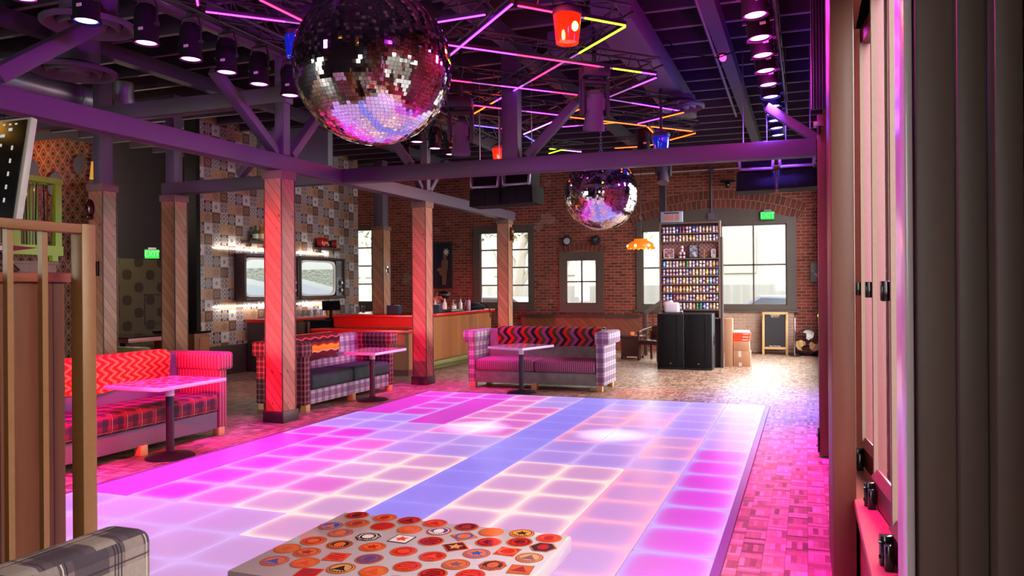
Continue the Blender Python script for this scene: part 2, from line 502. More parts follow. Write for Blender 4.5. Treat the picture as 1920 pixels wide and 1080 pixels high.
M['gingham'] = plaid('purple and white check', '#cbbac6', [('u', .15, .25, .25, '#6d4668', .62), ('v', .15, .25, .25, '#6d4668', .62), ('u', .15, .75, .03, '#6d4668', .5), ('v', .15, .75, .03, '#6d4668', .5)])
M['tan_plaid'] = plaid('tan windowpane check', '#a88a74', [('u', .1, .5, .1, '#54403c', .8), ('v', .1, .5, .1, '#54403c', .8), ('u', .1, .1, .04, '#d8c4b0', .6)])
M['corduroy'] = plaid('pink corduroy', '#b5606e', [('u', .042, .5, .28, '#8d3a50', .9), ('u', .042, .9, .06, '#d59aa0', .8)])
M['pinstripe'] = plaid('pink striped cushion', '#a8607e', [('u', .034, .5, .2, '#6f3a5c', .9), ('u', .034, .15, .09, '#d7a8b0', .8)])
M['grey_plaid'] = plaid('grey brown wool plaid', '#8c7674', [('u', .30, .2, .2, '#4e434b', .8), ('v', .26, .3, .2, '#4e434b', .8), ('v', .26, .78, .14, '#ab9a8e', .8), ('u', .30, .72, .12, '#ab9a8e', .6), ('u', .30, .47, .008, '#2c262e', .9), ('u', .30, .51, .008, '#2c262e', .9), ('u', .30, .55, .008, '#2c262e', .9), ('u', .30, .88, .008, '#d8cbb8', .9), ('u', .30, .92, .008, '#2c262e', .8), ('v', .26, .98, .012, '#3c343c', .8)])
M['throw_orange'] = zigzag('orange wavy throw', ['#b31d14', '#e06a3a', '#e8a070', '#d8441f'], .026, .07, .11, sharp=False)
M['throw_zig'] = zigzag('red brown zigzag throw', ['#d0221c', '#4a3a22', '#96506a', '#2e1422', '#d0221c', '#5a4426', '#9d4a86', '#351a2a'], .062, .09, .24)
M['throw_band'] = bands('orange maroon striped throw', [(0, '#5c1c26'), (.34, '#d7a08c'), (.4, '#e8871a'), (.56, '#f0a428'), (.62, '#c9521a'), (.68, '#6d2230'), (.8, '#3a141c'), (.95, '#c24a50')], .34)
k = NB('ogee wallpaper', .8); u, v = k.uv()
sx = k.m('ABSOLUTE', k.m('SUBTRACT', k.m('MULTIPLY', k.m('FRACT', k.m('DIVIDE', u, .2)), 2.0), 1.0)); sy = k.m('ABSOLUTE', k.m('SUBTRACT', k.m('MULTIPLY', k.m('FRACT', k.m('DIVIDE', v, .25)), 2.0), 1.0))
sx2 = k.m('MULTIPLY', k.m('SUBTRACT', 1.0, k.m('COSINE', k.m('MULTIPLY', sx, PI))), .5)
mm = k.m('ADD', sx2, sy); tt = k.m('MINIMUM', mm, k.m('SUBTRACT', 2.0, mm))
k.col(k.ramp(tt, [(0, '#261412'), (.26, '#8a6a52'), (.42, '#632a20'), (.62, '#743626'), (.8, '#8a6a52')], True)); M['ogee'] = k.mat
M['dots'] = lattice_paper('dotted wallpaper', [(0, '#5b5544'), (.66, '#3a302a')], .62, .56)
M['lampweave'] = lattice_paper('woven lamp paper', [(0, '#c8a03c'), (.5, '#a8742c'), (.7, '#8a8a3c')], .05, .05)
k = NB('red bulb glass', .08); k.col('#c01808'); k.b.inputs['Transmission Weight'].default_value = .6; k.emit((1, .02, .003), .9); M['red_glass'] = k.mat
k = NB('blue bulb glass', .08); k.col('#1030c0'); k.b.inputs['Transmission Weight'].default_value = .6; k.emit((.02, .06, 1), .14); M['blue_glass'] = k.mat
k = NB('clear glassware', .03); k.col('#e8eef0'); k.b.inputs['Transmission Weight'].default_value = .85; M['glassware'] = k.mat
M['bulb_hot'] = glow('hot orange bulb', (1, .45, .06), 14)
M['lamp_orange'] = glow('amber lamp shade', (1, .20, .01), .75, '#b05a10')
M['lamp_bulb'] = glow('amber bulb', (1, .6, .15), 9)
M['exit_green'] = glow('exit sign panel', (.0, .62, .05), 1.1)
M['exit_letter'] = glow('exit sign letter', (.12, 1, .2), 1.6)
M['par_mag'] = glow('magenta spotlight lens', (1, .32, .95), 9)
M['par_blue'] = glow('blue spotlight lens', (.42, .35, 1), 9)
# thin window glass that lets daylight through
k = NB('window pane'); nt = k.nt
tr = k.n('ShaderNodeBsdfTransparent'); tr.inputs[0].default_value = (.93, .95, .95, 1)
gl = k.n('ShaderNodeBsdfGlossy'); gl.inputs['Roughness'].default_value = .02
ms = k.n('ShaderNodeMixShader'); ms.inputs[0].default_value = .05; nt.links.new(tr.outputs[0], ms.inputs[1]); nt.links.new(gl.outputs[0], ms.inputs[2])
nt.links.new(ms.outputs[0], nt.nodes['Material Output'].inputs[0]); M['pane'] = k.mat
# television picture: pale sky, grey hillside, a road sweeping in
k = NB('television picture', .15); u, v = k.uv()
n1 = k.noise(k.vec(u, k.m('MULTIPLY', v, 2.2)), 9, 6, .7)
hill = k.m('MULTIPLY', k.m('LESS_THAN', v, k.m('ADD', .74, k.m('MULTIPLY', u, .05))), k.step(.0, k.m('SUBTRACT', v, k.m('SUBTRACT', .50, k.m('MULTIPLY', u, .28)))))
c = k.mix(v, '#c9d2d2', '#e6ebe4')
c = k.mix(hill, c, k.ramp(n1, [(.3, '#6f7a6a'), (.5, '#a3aa9c'), (.68, '#d2d6cc')]))
road = k.m('LESS_THAN', v, k.m('SUBTRACT', .34, k.m('MULTIPLY', u, .26)))
c = k.mix(road, c, '#c3cdd6'); k.col('#101010'); k.emit(c, .95); M['tv'] = k.mat
M['tile_glow'] = glow('added tile glow strip', (.95, .97, .85), 5)  # for strips added behind the televisions to brighten the tiles
M['ui'] = glow('screen icons', (.55, .55, .55), .8)


# ------------------------------------------------------------------ camera, sky
H = 1.65; TH = .331
cam = bpy.data.cameras.new('camera'); co = bpy.data.objects.new('camera', cam); C.objects.link(co)
F_ = Vector((-math.sin(TH), math.cos(TH), 0)); R_ = Vector((math.cos(TH), math.sin(TH), 0)); U_ = Vector((0, 0, 1))
rl = -.00702
rc = R_ * math.cos(rl) + U_ * math.sin(rl); uc = U_ * math.cos(rl) - R_ * math.sin(rl)
co.matrix_world = Matrix(((rc.x, uc.x, -F_.x, 0), (rc.y, uc.y, -F_.y, 0), (rc.z, uc.z, -F_.z, H), (0, 0, 0, 1)))
cam.sensor_width = 36; cam.lens = 1430 / 1920 * 36; cam.shift_x = -60 / 1920; cam.shift_y = -3.75 / 1920
cam.clip_start = .05; cam.clip_end = 300
sc = bpy.context.scene; sc.camera = co
sc.view_settings.view_transform = 'Standard'; sc.view_settings.look = 'None'; sc.view_settings.gamma = 1
sc.view_settings.use_curve_mapping = False; sc.view_settings.exposure = .22
sc.cycles.max_bounces = 8; sc.cycles.diffuse_bounces = 4; sc.cycles.glossy_bounces = 4; sc.cycles.transmission_bounces = 6
sc.cycles.transparent_max_bounces = 12; sc.cycles.caustics_reflective = False; sc.cycles.caustics_refractive = False
sc.cycles.sample_clamp_indirect = 6
w = bpy.data.worlds.new('sky'); sc.world = w; w.use_nodes = True
w.node_tree.nodes['Background'].inputs[0].default_value = (1, .985, .95, 1)
w.node_tree.nodes['Background'].inputs[1].default_value = 15.0

# ------------------------------------------------------------------ room shell
def wall(name, plane, at, th, a0, a1, z0, z1, holes, mat):
    """upright wall (plane 'Y' runs along x, 'X' runs along y) with square openings"""
    mb = MB()
    A = sorted({a0, a1} | {h[0] for h in holes} | {h[1] for h in holes}); Z = sorted({z0, z1} | {h[2] for h in holes} | {h[3] for h in holes})
    for i in range(len(A) - 1):
        for j in range(len(Z) - 1):
            ca, cz = (A[i] + A[i + 1]) / 2, (Z[j] + Z[j + 1]) / 2
            if any(h[0] < ca < h[1] and h[2] < cz < h[3] for h in holes): continue
            da, dz = A[i + 1] - A[i], Z[j + 1] - Z[j]
            if plane == 'Y': mb.box((ca, at + th / 2, cz), (da, abs(th), dz))
            else: mb.box((at + th / 2, ca, cz), (abs(th), da, dz))
    return struct(name, mb, mat)

CZ = 5.0
struct('floor', MB().box((-6.8, 8.25, -.1), (15.6, 22.5, .2)), M['floor'])
mb = MB(); mb.box((-6.8, 8.25, CZ + .1), (15.6, 22.5, .2))
y = -2
while y < 19:
    mb.box((-6.8, y, CZ - .13), (15.0, .05, .26), 0); mb.box((-6.8, y, CZ - .265), (15.0, .05, .012), 1); y += .62
for x in (-3.4, -.95, -8.3, -12):
    mb.box((x, 8.3, CZ - .36), (.16, 22.3, .18), 0)
struct('ceiling', mb, [M['ceil'], M['ceil_strip']])
BW = [(-8.50, -6.85, 1.10, 3.22), (-6.04, -4.97, 1.06, 2.46), (-4.0, -.26, 1.08, 3.2), (-12.9, -11.55, 1.1, 3.35)]
wall('wall_back', 'Y', 19.0, .3, -14.2, .6, 0, CZ, BW, M['brick'])
RW = [(1.55, 5.1, .5, 3.22), (11.2, 18.4, .5, 4.1)]
wall('wall_right', 'X', .30, .06, -2.5, 19.0, 0, CZ, [(1.55, 5.1, .0, 3.22), (11.2, 18.4, .5, 4.1)], M['brick'])
wall('wall_left', 'X', -14.0, -.25, -2.5, 19.0, 0, CZ, [], M['grey_wall'])
FW = [(-13.4, -8.6, .6, 3.8), (-1.6, -.4, 1.2, 2.8)]
wall('wall_front', 'Y', -2.75, -.25, -14.2, .55, 0, CZ, FW, M['grey_wall'])

# brick arches over the back windows
def arch(name, xc, half, zs, rise, bands_, mat):
    R = (half * half + rise * rise) / (2 * rise); cz = zs + rise - R; a = math.asin(half / R)
    mb = MB(); n = 40; vs = []; fs = []; uv = []
    for i in range(n + 1):
        t = -a + 2 * a * i / n
        for kk, (r, yy) in enumerate(((R, 18.985), (R + bands_, 18.985), (R + bands_, 19.05), (R, 19.05))):
            vs.append((xc + r * math.sin(t), yy, cz + r * math.cos(t))); uv.append((t * R, (r - R)))
    for i in range(n):
        for q in range(4):
            b = i * 4; fs.append((b + q, b + (q + 1) % 4, b + 4 + (q + 1) % 4, b + 4 + q))
    mb.add(vs, fs, 0, uv); return struct(name, mb, mat)
arch('trim_1', -2.13, 2.0, 3.16, .36, .44, M['brick_arch'])
arch('trim_2', -5.5, .62, 2.46, .1, .24, M['brick_arch'])
# low wall cladding under and between the windows
mb = MB(); mb.box((-5.55, 18.97, .42), (3.2, .06, .84)); mb.box((-5.55, 18.93, .87), (3.2, .12, .07), 1)
struct('trim_3', mb, [M['wains'], M['darkwood']])
struct('trim_4', MB().box((-1.15, 18.985, .53), (1.75, .03, 1.02)), M['brick_pale'])
struct('baseboard_left', MB().box((-13.97, 8.2, .08), (.05, 21.4, .16)), M['darkwood'])

def pane_box(mb, x0, x1, z0, z1, y): mb.box(((x0 + x1) / 2, y, (z0 + z1) / 2), (x1 - x0, .008, z1 - z0))
def win(name, x0, x1, z0, z1, gl, rows, cols, y=19.0, bd=.0, out=1):
    """painted frame, sash bars and panes; gl = list of glazed rectangles"""
    mb = MB(); pn = MB(); f = .07
    X = sorted({x0 - bd, x1 + bd} | {g[0] for g in gl} | {g[1] for g in gl}); Z = sorted({z0 - bd, z1 + bd} | {g[2] for g in gl} | {g[3] for g in gl})
    for i in range(len(X) - 1):
        for j in range(len(Z) - 1):
            cx, cz = (X[i] + X[i + 1]) / 2, (Z[j] + Z[j + 1]) / 2
            if any(g[0] < cx < g[1] and g[2] < cz < g[3] for g in gl): continue
            mb.box((cx, y + out * .03, cz), (X[i + 1] - X[i], .12, Z[j + 1] - Z[j]))
    for g, r, c in zip(gl, rows, cols):
        pane_box(pn, *g, y + out * .06)
        for q in range(1, r):
            zz = g[2] + (g[3] - g[2]) * q / r; mb.box(((g[0] + g[1]) / 2, y + out * .05, zz), (g[1] - g[0], .05, .035))
        for q in range(1, c):
            xx = g[0] + (g[1] - g[0]) * q / c; mb.box((xx, y + out * .05, (g[2] + g[3]) / 2), (.035, .05, g[3] - g[2]))
        for (a, b, d, e) in ((g[0], g[1], g[2], g[2] + .03), (g[0], g[1], g[3] - .03, g[3]), (g[0], g[0] + .03, g[2], g[3]), (g[1] - .03, g[1], g[2], g[3])):
            mb.box(((a + b) / 2, y + out * .02, (d + e) / 2), (b - a, .05, e - d))
    mb.box(((x0 + x1) / 2, y - out * .02, z0 - bd - .02), (x1 - x0 + 2 * bd + .1, .14, .05))
    o = struct(name, mb, M['winframe']); struct('pane', pn, M['pane'], o); return o
win('window_1', -8.50, -6.85, 1.10, 3.22, [(-8.35, -6.94, 1.2, 3.1)], [4], [2], bd=.05)
win('window_2', -6.04, -4.97, 1.06, 2.46, [(-5.92, -5.09, 1.18, 2.33)], [2], [2], bd=.06)
win('window_3', -4.0, -.26, 1.08, 3.2, [(-1.96, -.43, 1.15, 3.1), (-3.9, -2.9, 1.15, 3.02)], [2, 2], [2, 1], bd=.05)
win('window_4', -12.9, -11.55, 1.1, 3.35, [(-12.75, -11.7, 1.22, 3.3)], [4], [2], bd=.05)
for i, h in enumerate(FW): win('window_%d' % (5 + i), h[0], h[1], h[2], h[3], [(h[0] + .1, h[1] - .1, h[2] + .1, h[3] - .1)], [3], [4], y=-2.75, out=-1)
# timber board filling the arch head above the wide window
mb = MB(); n = 24; R = (2.0 ** 2 + .36 ** 2) / .72; cz = 3.16 + .36 - R; a = math.asin(2.0 / R)
poly = [(-2.13 + R * math.sin(-a + 2 * a * i / n), cz + R * math.cos(-a + 2 * a * i / n)) for i in range(n + 1)] + [(-.13, 3.14), (-4.13, 3.14)]
mb.prism(poly, 18.965, 19.02); struct('trim_5', mb, M['winframe'])
# side window between post and back wall
mb = MB(); pn = MB()
for yy in (11.25, 13.0, 14.8, 16.6, 18.35): mb.box((.38, yy, 2.3), (.1, .1, 3.6))
for zz in (.54, 2.4, 4.06): mb.box((.38, 14.8, zz), (.1, 7.2, .08))
pn.box((.39, 14.8, 2.3), (.008, 7.1, 3.5)); o = struct('window_8', mb, M['winframe']); struct('pane', pn, M['pane'], o)

# folding glazed doors by the camera: knee wall, sill, four leaves, pier
struct('trim_6', MB().box((.37, 3.33, .24), (.22, 3.54, .48)), M['sill_red'])
struct('trim_7', MB().box((.36, 3.33, .50), (.26, 3.54, .05), bev=.008), M['sill_red'])
struct('trim_8', MB().box((.30, 3.33, 3.34), (.24, 3.54, .24)).box((.24, 3.33, 3.27), (.1, 3.54, .06)), M['sill_red'])
def leaf(n, y0, y1, x0, x1):
    a, b = Vector((x0, y0, 0)), Vector((x1, y1, 0)); d = (b - a); L = d.length; ang = math.atan2(d.y, d.x)
    mb = MB(); st = .055
    mb.box((st / 2, 0, 1.87), (st, .05, 2.66)); mb.box((L - st / 2, 0, 1.87), (st, .05, 2.66))
    mb.box((L / 2, 0, .61), (L, .05, .14)); mb.box((L / 2, 0, 3.15), (L, .05, .1))
    mb.box((L / 2, .028, .70), (L - .1, .02, .05), 0, rot=RX(30)); mb.box((.07, .03, 1.9), (.025, .02, 2.4), 1); mb.box((L - .07, .03, 1.9), (.025, .02, 2.4), 1)
    o = mb.build('door_%d' % n, [M['leafpaint'], M['capwood']], None, (a.x, a.y, 0), (0, 0, ang)); tag(o, kind='structure')
    struct('pane', MB().box((L / 2, 0, 1.88), (L - .1, .008, 2.45)), M['pane'], o)
    h = MB(); h.box((L - .01, .05, .56), (.035, .05, .17), bev=.004); h.box((L - .06, .05, .56), (.05, .035, .13), bev=.004)
    for zz in (.50, .56, .62): h.cyl((L - .02, .07, zz), (L - .02, .08, zz), .008, seg=8)
    h.tube([(L - .05, .06, .50), (L - .05, .09, .46), (L - .03, .10, .44), (L - .01, .08, .46)], .009, 6)
    h.box((L - .02, .045, 1.62), (.04, .04, .08), bev=.003)
    struct('hinge', h, M['gloss_black'], o)
leaf(1, 1.62, 2.46, .425, .345); leaf(2, 2.5, 3.34, .425, .345); leaf(3, 3.38, 4.2, .425, .345); leaf(4, 4.24, 5.04, .425, .345)
struct('trim_16', MB().box((.36, 5.12, 2.0), (.16, .09, 3.1)), M['sill_red'])
struct('trim_9', MB().box((.185, 4.72, 2.5), (.115, .84, 5.0), bev=.006), M['pier'])
# near doorway edge on the right: stepped dark boards
mb = MB(); mb.box((.30, 1.40, 2.0), (.28, .12, 4.0), 0); mb.box((.19, 1.325, 2.0), (.055, .03, 4.0), 1, bev=.004); mb.box((.162, 1.335, 2.0), (.01, .02, 4.0), 0)
mb.box((.237, 1.315, 2.0), (.04, .05, 4.0), 0, bev=.005); mb.box((.275, 1.29, 2.0), (.035, .1, 4.0), 0, bev=.004)
struct('trim_10', mb, [M['jamb'], M['jamb_l']])
struct('trim_11', MB().box((.152, 1.37, 2.0), (.012, .13, 4.0), bev=.003), M['magenta_edge'])

# ------------------------------------------------------------------ street outside
struct('trim_12', MB().box((-6, 34, -.16), (60, 29.2, .1)).box((12, 5, -.16), (22, 28, .1)).box((-6, -14, -.16), (60, 22, .1)), M['pave'], label='pale street paving outside the windows')
def tree(name, x, y, lab, seed, lean):
    rnd = random.Random(seed); t = thing(name, lab, 'tree', (x, y, -.11), group='street trees outside')
    mb = MB(); mb.tube([(0, 0, 0), (lean * .3, 0, 1), (lean * .8, 0, 2.2), (lean * 1.3, .1, 3.6), (lean * 1.6, .1, 5.4)], [.24, .2, .18, .13, .06], 10)
    for q in range(4):
        z = 1.1 + q * .55; s = 1 if q % 2 else -1
        mb.tube([(lean * z / 2.6, 0, z), (lean * z / 2.6 + s * .5, .1, z + .8), (lean * z / 2.6 + s * .95, .2, z + 2.0)], [.12, .09, .04], 8)
    mb.build('trunk', M['bark'], t)
    lf = MB()
    for q in range(420):
        p = Vector((rnd.gauss(lean * 1.5, .9), rnd.gauss(0, .8), rnd.uniform(3.3, 6.2)))
        d = Vector((rnd.uniform(-1, 1), rnd.uniform(-1, 1), rnd.uniform(-.4, .4))).normalized() * .16; e = Vector((-d.y, d.x, rnd.uniform(-.05, .05))) * .5
        lf.add([p - d, p + e, p + d, p - e], [(0, 1, 2, 3)])
    tag(lf.build('foliage', M['leaf'], t), kind='stuff')
tree('street_tree', -9.6, 24.5, 'pale forked tree seen through the tall window left of the square one', 3, .35)
tree('street_tree', -8.3, 25.5, 'pale leaning tree behind the post in front of the tall window', 4, -.3)
tree('street_tree', -6.2, 25.5, 'pale straight tree seen through the small square window', 5, .15)
tree('street_tree', -14.8, 24, 'pale tree seen through the narrow window beside the tiled wall', 6, .3)
mb = MB()
for zz, hh in ((3.4, 7.2),): mb.box((-9, 38, zz), (50, .6, hh))
mb2 = MB()
one('added_side_wall', MB().box((5.4, 2.6, 1.5), (.5, 14, 3.3)), plain('dark grey stucco', '#4d4942', .9), 'unseen wall added outside the folding glazed doors to cut sky light', 'building')  # unseen wall, added to block sky light through the glazed doors
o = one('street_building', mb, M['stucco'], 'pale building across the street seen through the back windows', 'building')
fr = MB()
for xx in range(-30, 14, 3): fr.box((xx, 37.65, 3.2), (1.5, .1, 2.0))
fr.build('window', plain('pale blind', '#64625e', .9), o)
one('street_fence', MB().box((-7, 30, .75), (16, .06, 1.8)), M['fence'], 'grey board fence outside behind the street trees', 'fence')
def car(x, y, lab, rz):
    t = thing('parked_car', lab, 'car', (x, y, -.11), rz, 'cars parked outside')
    b = MB(); prof = [(-2.1, .35), (2.1, .35), (2.15, .7), (1.95, .92), (1.1, 1.0), (.45, 1.42), (-1.0, 1.45), (-1.75, 1.02), (-2.15, .95)]
    b.prism(prof, -.85, .85); b.build('body', M['carpaint'], t)
    g = MB(); g.prism([(1.0, 1.02), (.42, 1.37), (-.95, 1.4), (-1.55, 1.04)], -.86, .86); g.build('glass', plain('grey car glass', '#5a626c', .1), t)
    for sx in (-1.3, 1.35):
        for sy in (-.8, .8):
            ww = MB(); ww.cyl((sx, sy - .1, .33), (sx, sy + .1, .33), .33, seg=20); ww.cyl((sx, sy - .11, .33), (sx, sy + .11, .33), .2, seg=16, mi=1); ww.build('wheel', [M['tyre'], M['dull_steel']], t)
car(-8.7, 21.8, 'silver blue car parked outside the tall window left of the square one', .05)
car(-.2, 22.2, 'silver blue car parked outside the wide window over the chalkboard', 0)

# ------------------------------------------------------------------ timber frame: posts, beams, braces
def post(x0, y0, wx, wy, lab, top=3.09, extra=None):
    """cladded column, front right corner at (x0, y0)"""
    t = thing('timber_post', lab, 'post', (x0 - wx / 2, y0 + wy / 2, 0), group='boarded posts along the room')
    MB().box((0, 0, (top - .1) / 2), (wx, wy, top - .1)).build('shaft', M['post'], t)
    e = MB()
    for sx in (-1, 1):
        for sy in (-1, 1): e.box((sx * wx / 2, sy * wy / 2, (top - .1) / 2 + .04), (.012, .012, top - .2))
    e.build('corner_bead', M['darkwood'], t)
    MB().box((0, 0, .07), (wx + .05, wy + .05, .14), bev=.004).build('base', M['darkwood'], t)
    MB().box((0, 0, top - .05), (wx + .04, wy + .04, .1), bev=.004).build('cap', M['capwood'], t)
    return t
post(-6.04, 7.75, .25, .25, 'boarded post standing between the two sofas left of the dance floor')
post(-6.04, 11.47, .25, .25, 'boarded post behind the small table at the far left corner of the dance floor')
post(-6.04, 15.22, .25, .25, 'boarded post in front of the tall back window behind the purple checked sofa')
post(-9.05, 7.87, .26, .22, 'boarded post at far left behind the gold railing and orange throw')
post(-9.13, 9.2, .26, .25, 'boarded post between the green exit sign and the tiled wall')
post(-9.37, 15.69, .30, .32, 'boarded post rising from the bar beside the narrow back window')
def beam(name, a, b, w_, h_, lab, mat='beam', up=(0, 0, 1), cat='beam', grp='painted roof timbers'):
    return one(name, MB().bar(a, b, w_, h_, 0, up, .006), M[mat], lab, cat, grp)
beam('timber_beam', (-6.15, 1.2, 3.19), (-6.15, 15.7, 3.19), .19, .19, 'long painted beam running over the left posts toward the back wall')
beam('timber_beam', (-6.05, 9.15, 3.19), (.12, 9.15, 3.19), .19, .19, 'painted cross beam spanning the dance floor in front of the far mirror ball')
beam('timber_beam', (-6.26, 9.15, 3.19), (-9.4, 9.3, 3.19), .17, .18, 'dark cross beam from the second sofa post to the post left of the tiled wall')
for (x, y, s_, lab) in ((-6.10, 7.86, .13, 'upright painted stub above the post between the sofas'), (-6.10, 11.6, .13, 'upright painted stub above the post at the corner of the dance floor'),
                        (-9.15, 7.97, .17, 'upright painted stub above the far left post'), (-9.25, 9.32, .17, 'upright painted stub above the post left of the tiled wall'),
                        (-9.52, 15.85, .24, 'dark upright above the bar post')):
    beam('timber_upright', (x, y, 3.285 if x > -9 else 3.09), (x, y, 4.64), s_, s_, lab, up=(0, 1, 0), cat='upright')
beam('timber_upright', (-3.57, 9.15, 3.285), (-3.57, 9.15, 4.64), .22, .16, 'upright painted stub on the middle of the cross beam', up=(0, 1, 0), cat='upright')
br = [((-6.14, 7.78, 3.31), (-6.14, 6.75, 4.05), .10, 'diagonal brace leaning left above the post between the sofas'),
      ((-6.14, 8.06, 3.31), (-6.14, 8.75, 4.05), .10, 'diagonal brace leaning right above the post between the sofas'),
      ((-6.14, 4.35, 3.36), (-6.14, 5.25, 4.05), .13, 'thick diagonal brace rising from the long beam at the upper left'),
      ((-6.14, 11.5, 3.31), (-6.14, 10.9, 3.9), .08, 'diagonal brace leaning left above the corner post'),
      ((-6.14, 11.8, 3.31), (-6.14, 12.4, 3.9), .08, 'diagonal brace leaning right above the corner post'),
      ((-5.05, 9.17, 3.31), (-5.6, 9.17, 4.0), .10, 'diagonal brace leaning left on the cross beam under the big mirror ball'),
      ((-3.36, 9.17, 3.31), (-2.7, 9.17, 3.95), .10, 'diagonal brace leaning right on the middle of the cross beam'),
      ((-.42, 9.2, 3.7), (.12, 9.2, 3.3), .10, 'blue lit brace dropping to the right end of the cross beam'),
      ((-7.9, 9.2, 3.31), (-7.2, 9.2, 3.95), .10, 'dark brace rising from the cross beam behind the long beam')]
for a, b, s_, lab in br: beam('timber_brace', a, b, s_, s_ * 1.2, lab, cat='brace', up=(1, 0, .01) if a[0] == b[0] else (0, 1, 0))
beam('timber_beam', (-6.0, 7.86, 4.02), (-13.9, 7.95, 4.02), .16, .2, 'dark upper tie beam running left from the post between the sofas')
beam('timber_beam', (-6.14, 2.0, 4.58), (-6.14, 15.5, 4.58), .16, .2, 'upper plate beam above the left row of spotlights')

# ------------------------------------------------------------------ dance floor
GX0, GY1, TS = -5.554, 10.63, .5035
rows = ["EEEKVBWWWW", "MEMKVBVVVW", "MEMKKBPPVW", "MEMKKBPPVW", "WWMKKBPVVW", "WWVKKBPVPW", "EEVVVBVVPQ", "MEKVVBVVVQ",
        "MEKCCBCCPQ", "MEKCCBCCPQ", "MEKKCBCCPQ", "MEKCCBCCPQ", "VLLLCBCPPQ", "VLLLLBLLLQ", "LLLLLBLLLQ", "LLLLLBLLLQ"]
kinds = {'M': ((.50, .004, .44), (.52, .008, .48)), 'E': ((.50, .005, .46), (.46, .28, .82)), 'K': ((.58, .10, .46), (.80, .42, .62)),
         'L': ((.48, .23, .55), (.55, .33, .72)), 'C': ((.52, .25, .50), (1.0, .66, .60)), 'P': ((.46, .21, .55), (.95, .34, .50)),
         'B': ((.20, .16, .72), (.24, .20, .80)), 'V': ((.33, .20, .64), (.50, .34, .76)), 'W': ((.26, .18, .66), (.42, .36, .82)), 'Q': ((.42, .01, .44), (.36, .28, .80))}
key = list(kinds)
df = thing('dance_floor', 'large lit dance floor of square frosted panels glowing pink, lilac and blue', 'dance floor', (0, 0, 0))
mb = MB(); g = .0055
for j, r in enumerate(rows):
    for i, ch in enumerate(r):
        x0, x1 = GX0 + i * TS + g, GX0 + (i + 1) * TS - g; y1, y0 = GY1 - j * TS - g, GY1 - (j + 1) * TS + g
        vs = [(x0, y0, .03), (x1, y0, .03), (x1, y1, .03), (x0, y1, .03), (x0, y0, .018), (x1, y0, .018), (x1, y1, .018), (x0, y1, .018)]
        mb.add(vs, [(0, 1, 2, 3), (0, 4, 5, 1), (1, 5, 6, 2), (2, 6, 7, 3), (3, 7, 4, 0)], key.index(ch), [(0, 0), (1, 0), (1, 1), (0, 1)] * 2)
mb.build('lit_panels', [led_tile('lit floor panel ' + a, kinds[a][0], kinds[a][1], .95) for a in key], df)
X0, X1, Y0, Y1 = GX0, GX0 + 10 * TS, GY1 - 16 * TS, GY1
mb = MB(); mb.box(((X0 + X1) / 2, (Y0 + Y1) / 2, .009), (X1 - X0, Y1 - Y0, .018))
e = .05
for c, d in ((((X0 + X1) / 2, Y1 + e / 2, .014), (X1 - X0 + 2 * e, e, .028)), (((X0 + X1) / 2, Y0 - e / 2, .014), (X1 - X0 + 2 * e, e, .028)),
             ((X0 - e / 2, (Y0 + Y1) / 2, .014), (e, Y1 - Y0, .028)), ((X1 + e / 2, (Y0 + Y1) / 2, .014), (e, Y1 - Y0, .028))): mb.box(c, d)
mb.build('edge_trim', plain('purple aluminium edging', '#6a4a72', .35), df)

# ------------------------------------------------------------------ mirror balls
def ball_mesh(r):
    rnd = random.Random(11); mb = MB(); n = 66
    for k in range(n):
        t0, t1 = PI * k / n, PI * (k + 1) / n; tm = (t0 + t1) / 2
        m = max(4, int(2 * n * math.sin(tm)))
        for q in range(m):
            p = 2 * PI * (q + .5) / m
            nn = Vector((math.sin(tm) * math.cos(p), math.sin(tm) * math.sin(p), math.cos(tm)))
            ea = Vector((-math.sin(p), math.cos(p), 0)); eb = nn.cross(ea)
            tl = Vector((rnd.gauss(0, .018), rnd.gauss(0, .018)))
            n2 = (nn + ea * tl.x + eb * tl.y).normalized(); ea2 = (ea - n2 * ea.dot(n2)).normalized(); eb2 = n2.cross(ea2)
            a = r * PI * math.sin(tm) / m * .94; b = r * PI / n / 2 * .94
            c = nn * r
            mb.add([c - ea2 * a - eb2 * b, c + ea2 * a - eb2 * b, c + ea2 * a + eb2 * b, c - ea2 * a + eb2 * b], [(0, 1, 2, 3)])
    mb.sphere((0, 0, 0), r * .992, 40, 1)
    return mb
def chain_mb(z0, z1):
    mb = MB(); z = z0; k = 0
    while z < z1:
        pts = [((.014 * math.cos(a) if k % 2 else 0), (0 if k % 2 else .014 * math.cos(a)), z + .03 * math.sin(a)) for a in [2 * PI * i / 10 for i in range(10)]]
        mb.tube(pts, .005, 6, closed=True); z += .047; k += 1
    return mb
def mirror_ball(lab, x, y, z, r, top):
    t = thing('mirror_ball', lab, 'disco ball', (x, y, z), .3, group='mirror balls over the dance floor')
    ball_mesh(r).build('mirror_tiles', [M['mirror'], M['charcoal']], t)
    cp = MB(); cp.lathe([(.07, r - .02), (.07, r + .035), (.03, r + .05)], (0, 0, 0), 20); cp.tube([(.02 * math.cos(a), 0, r + .075 + .025 * math.sin(a)) for a in [2 * PI * i / 10 for i in range(10)]], .006, 6, closed=True)
    cp.build('cap', M['dull_steel'], t)
    chain_mb(r + .12, top - z).build('chain', M['dull_steel'], t)
mirror_ball('big mirror ball hanging nearest the camera at upper centre', -2.68, 4.38, 3.098, .512, 4.72)
mirror_ball('smaller looking mirror ball hanging beyond the cross beam', -2.70, 10.34, 2.935, .514, 4.72)

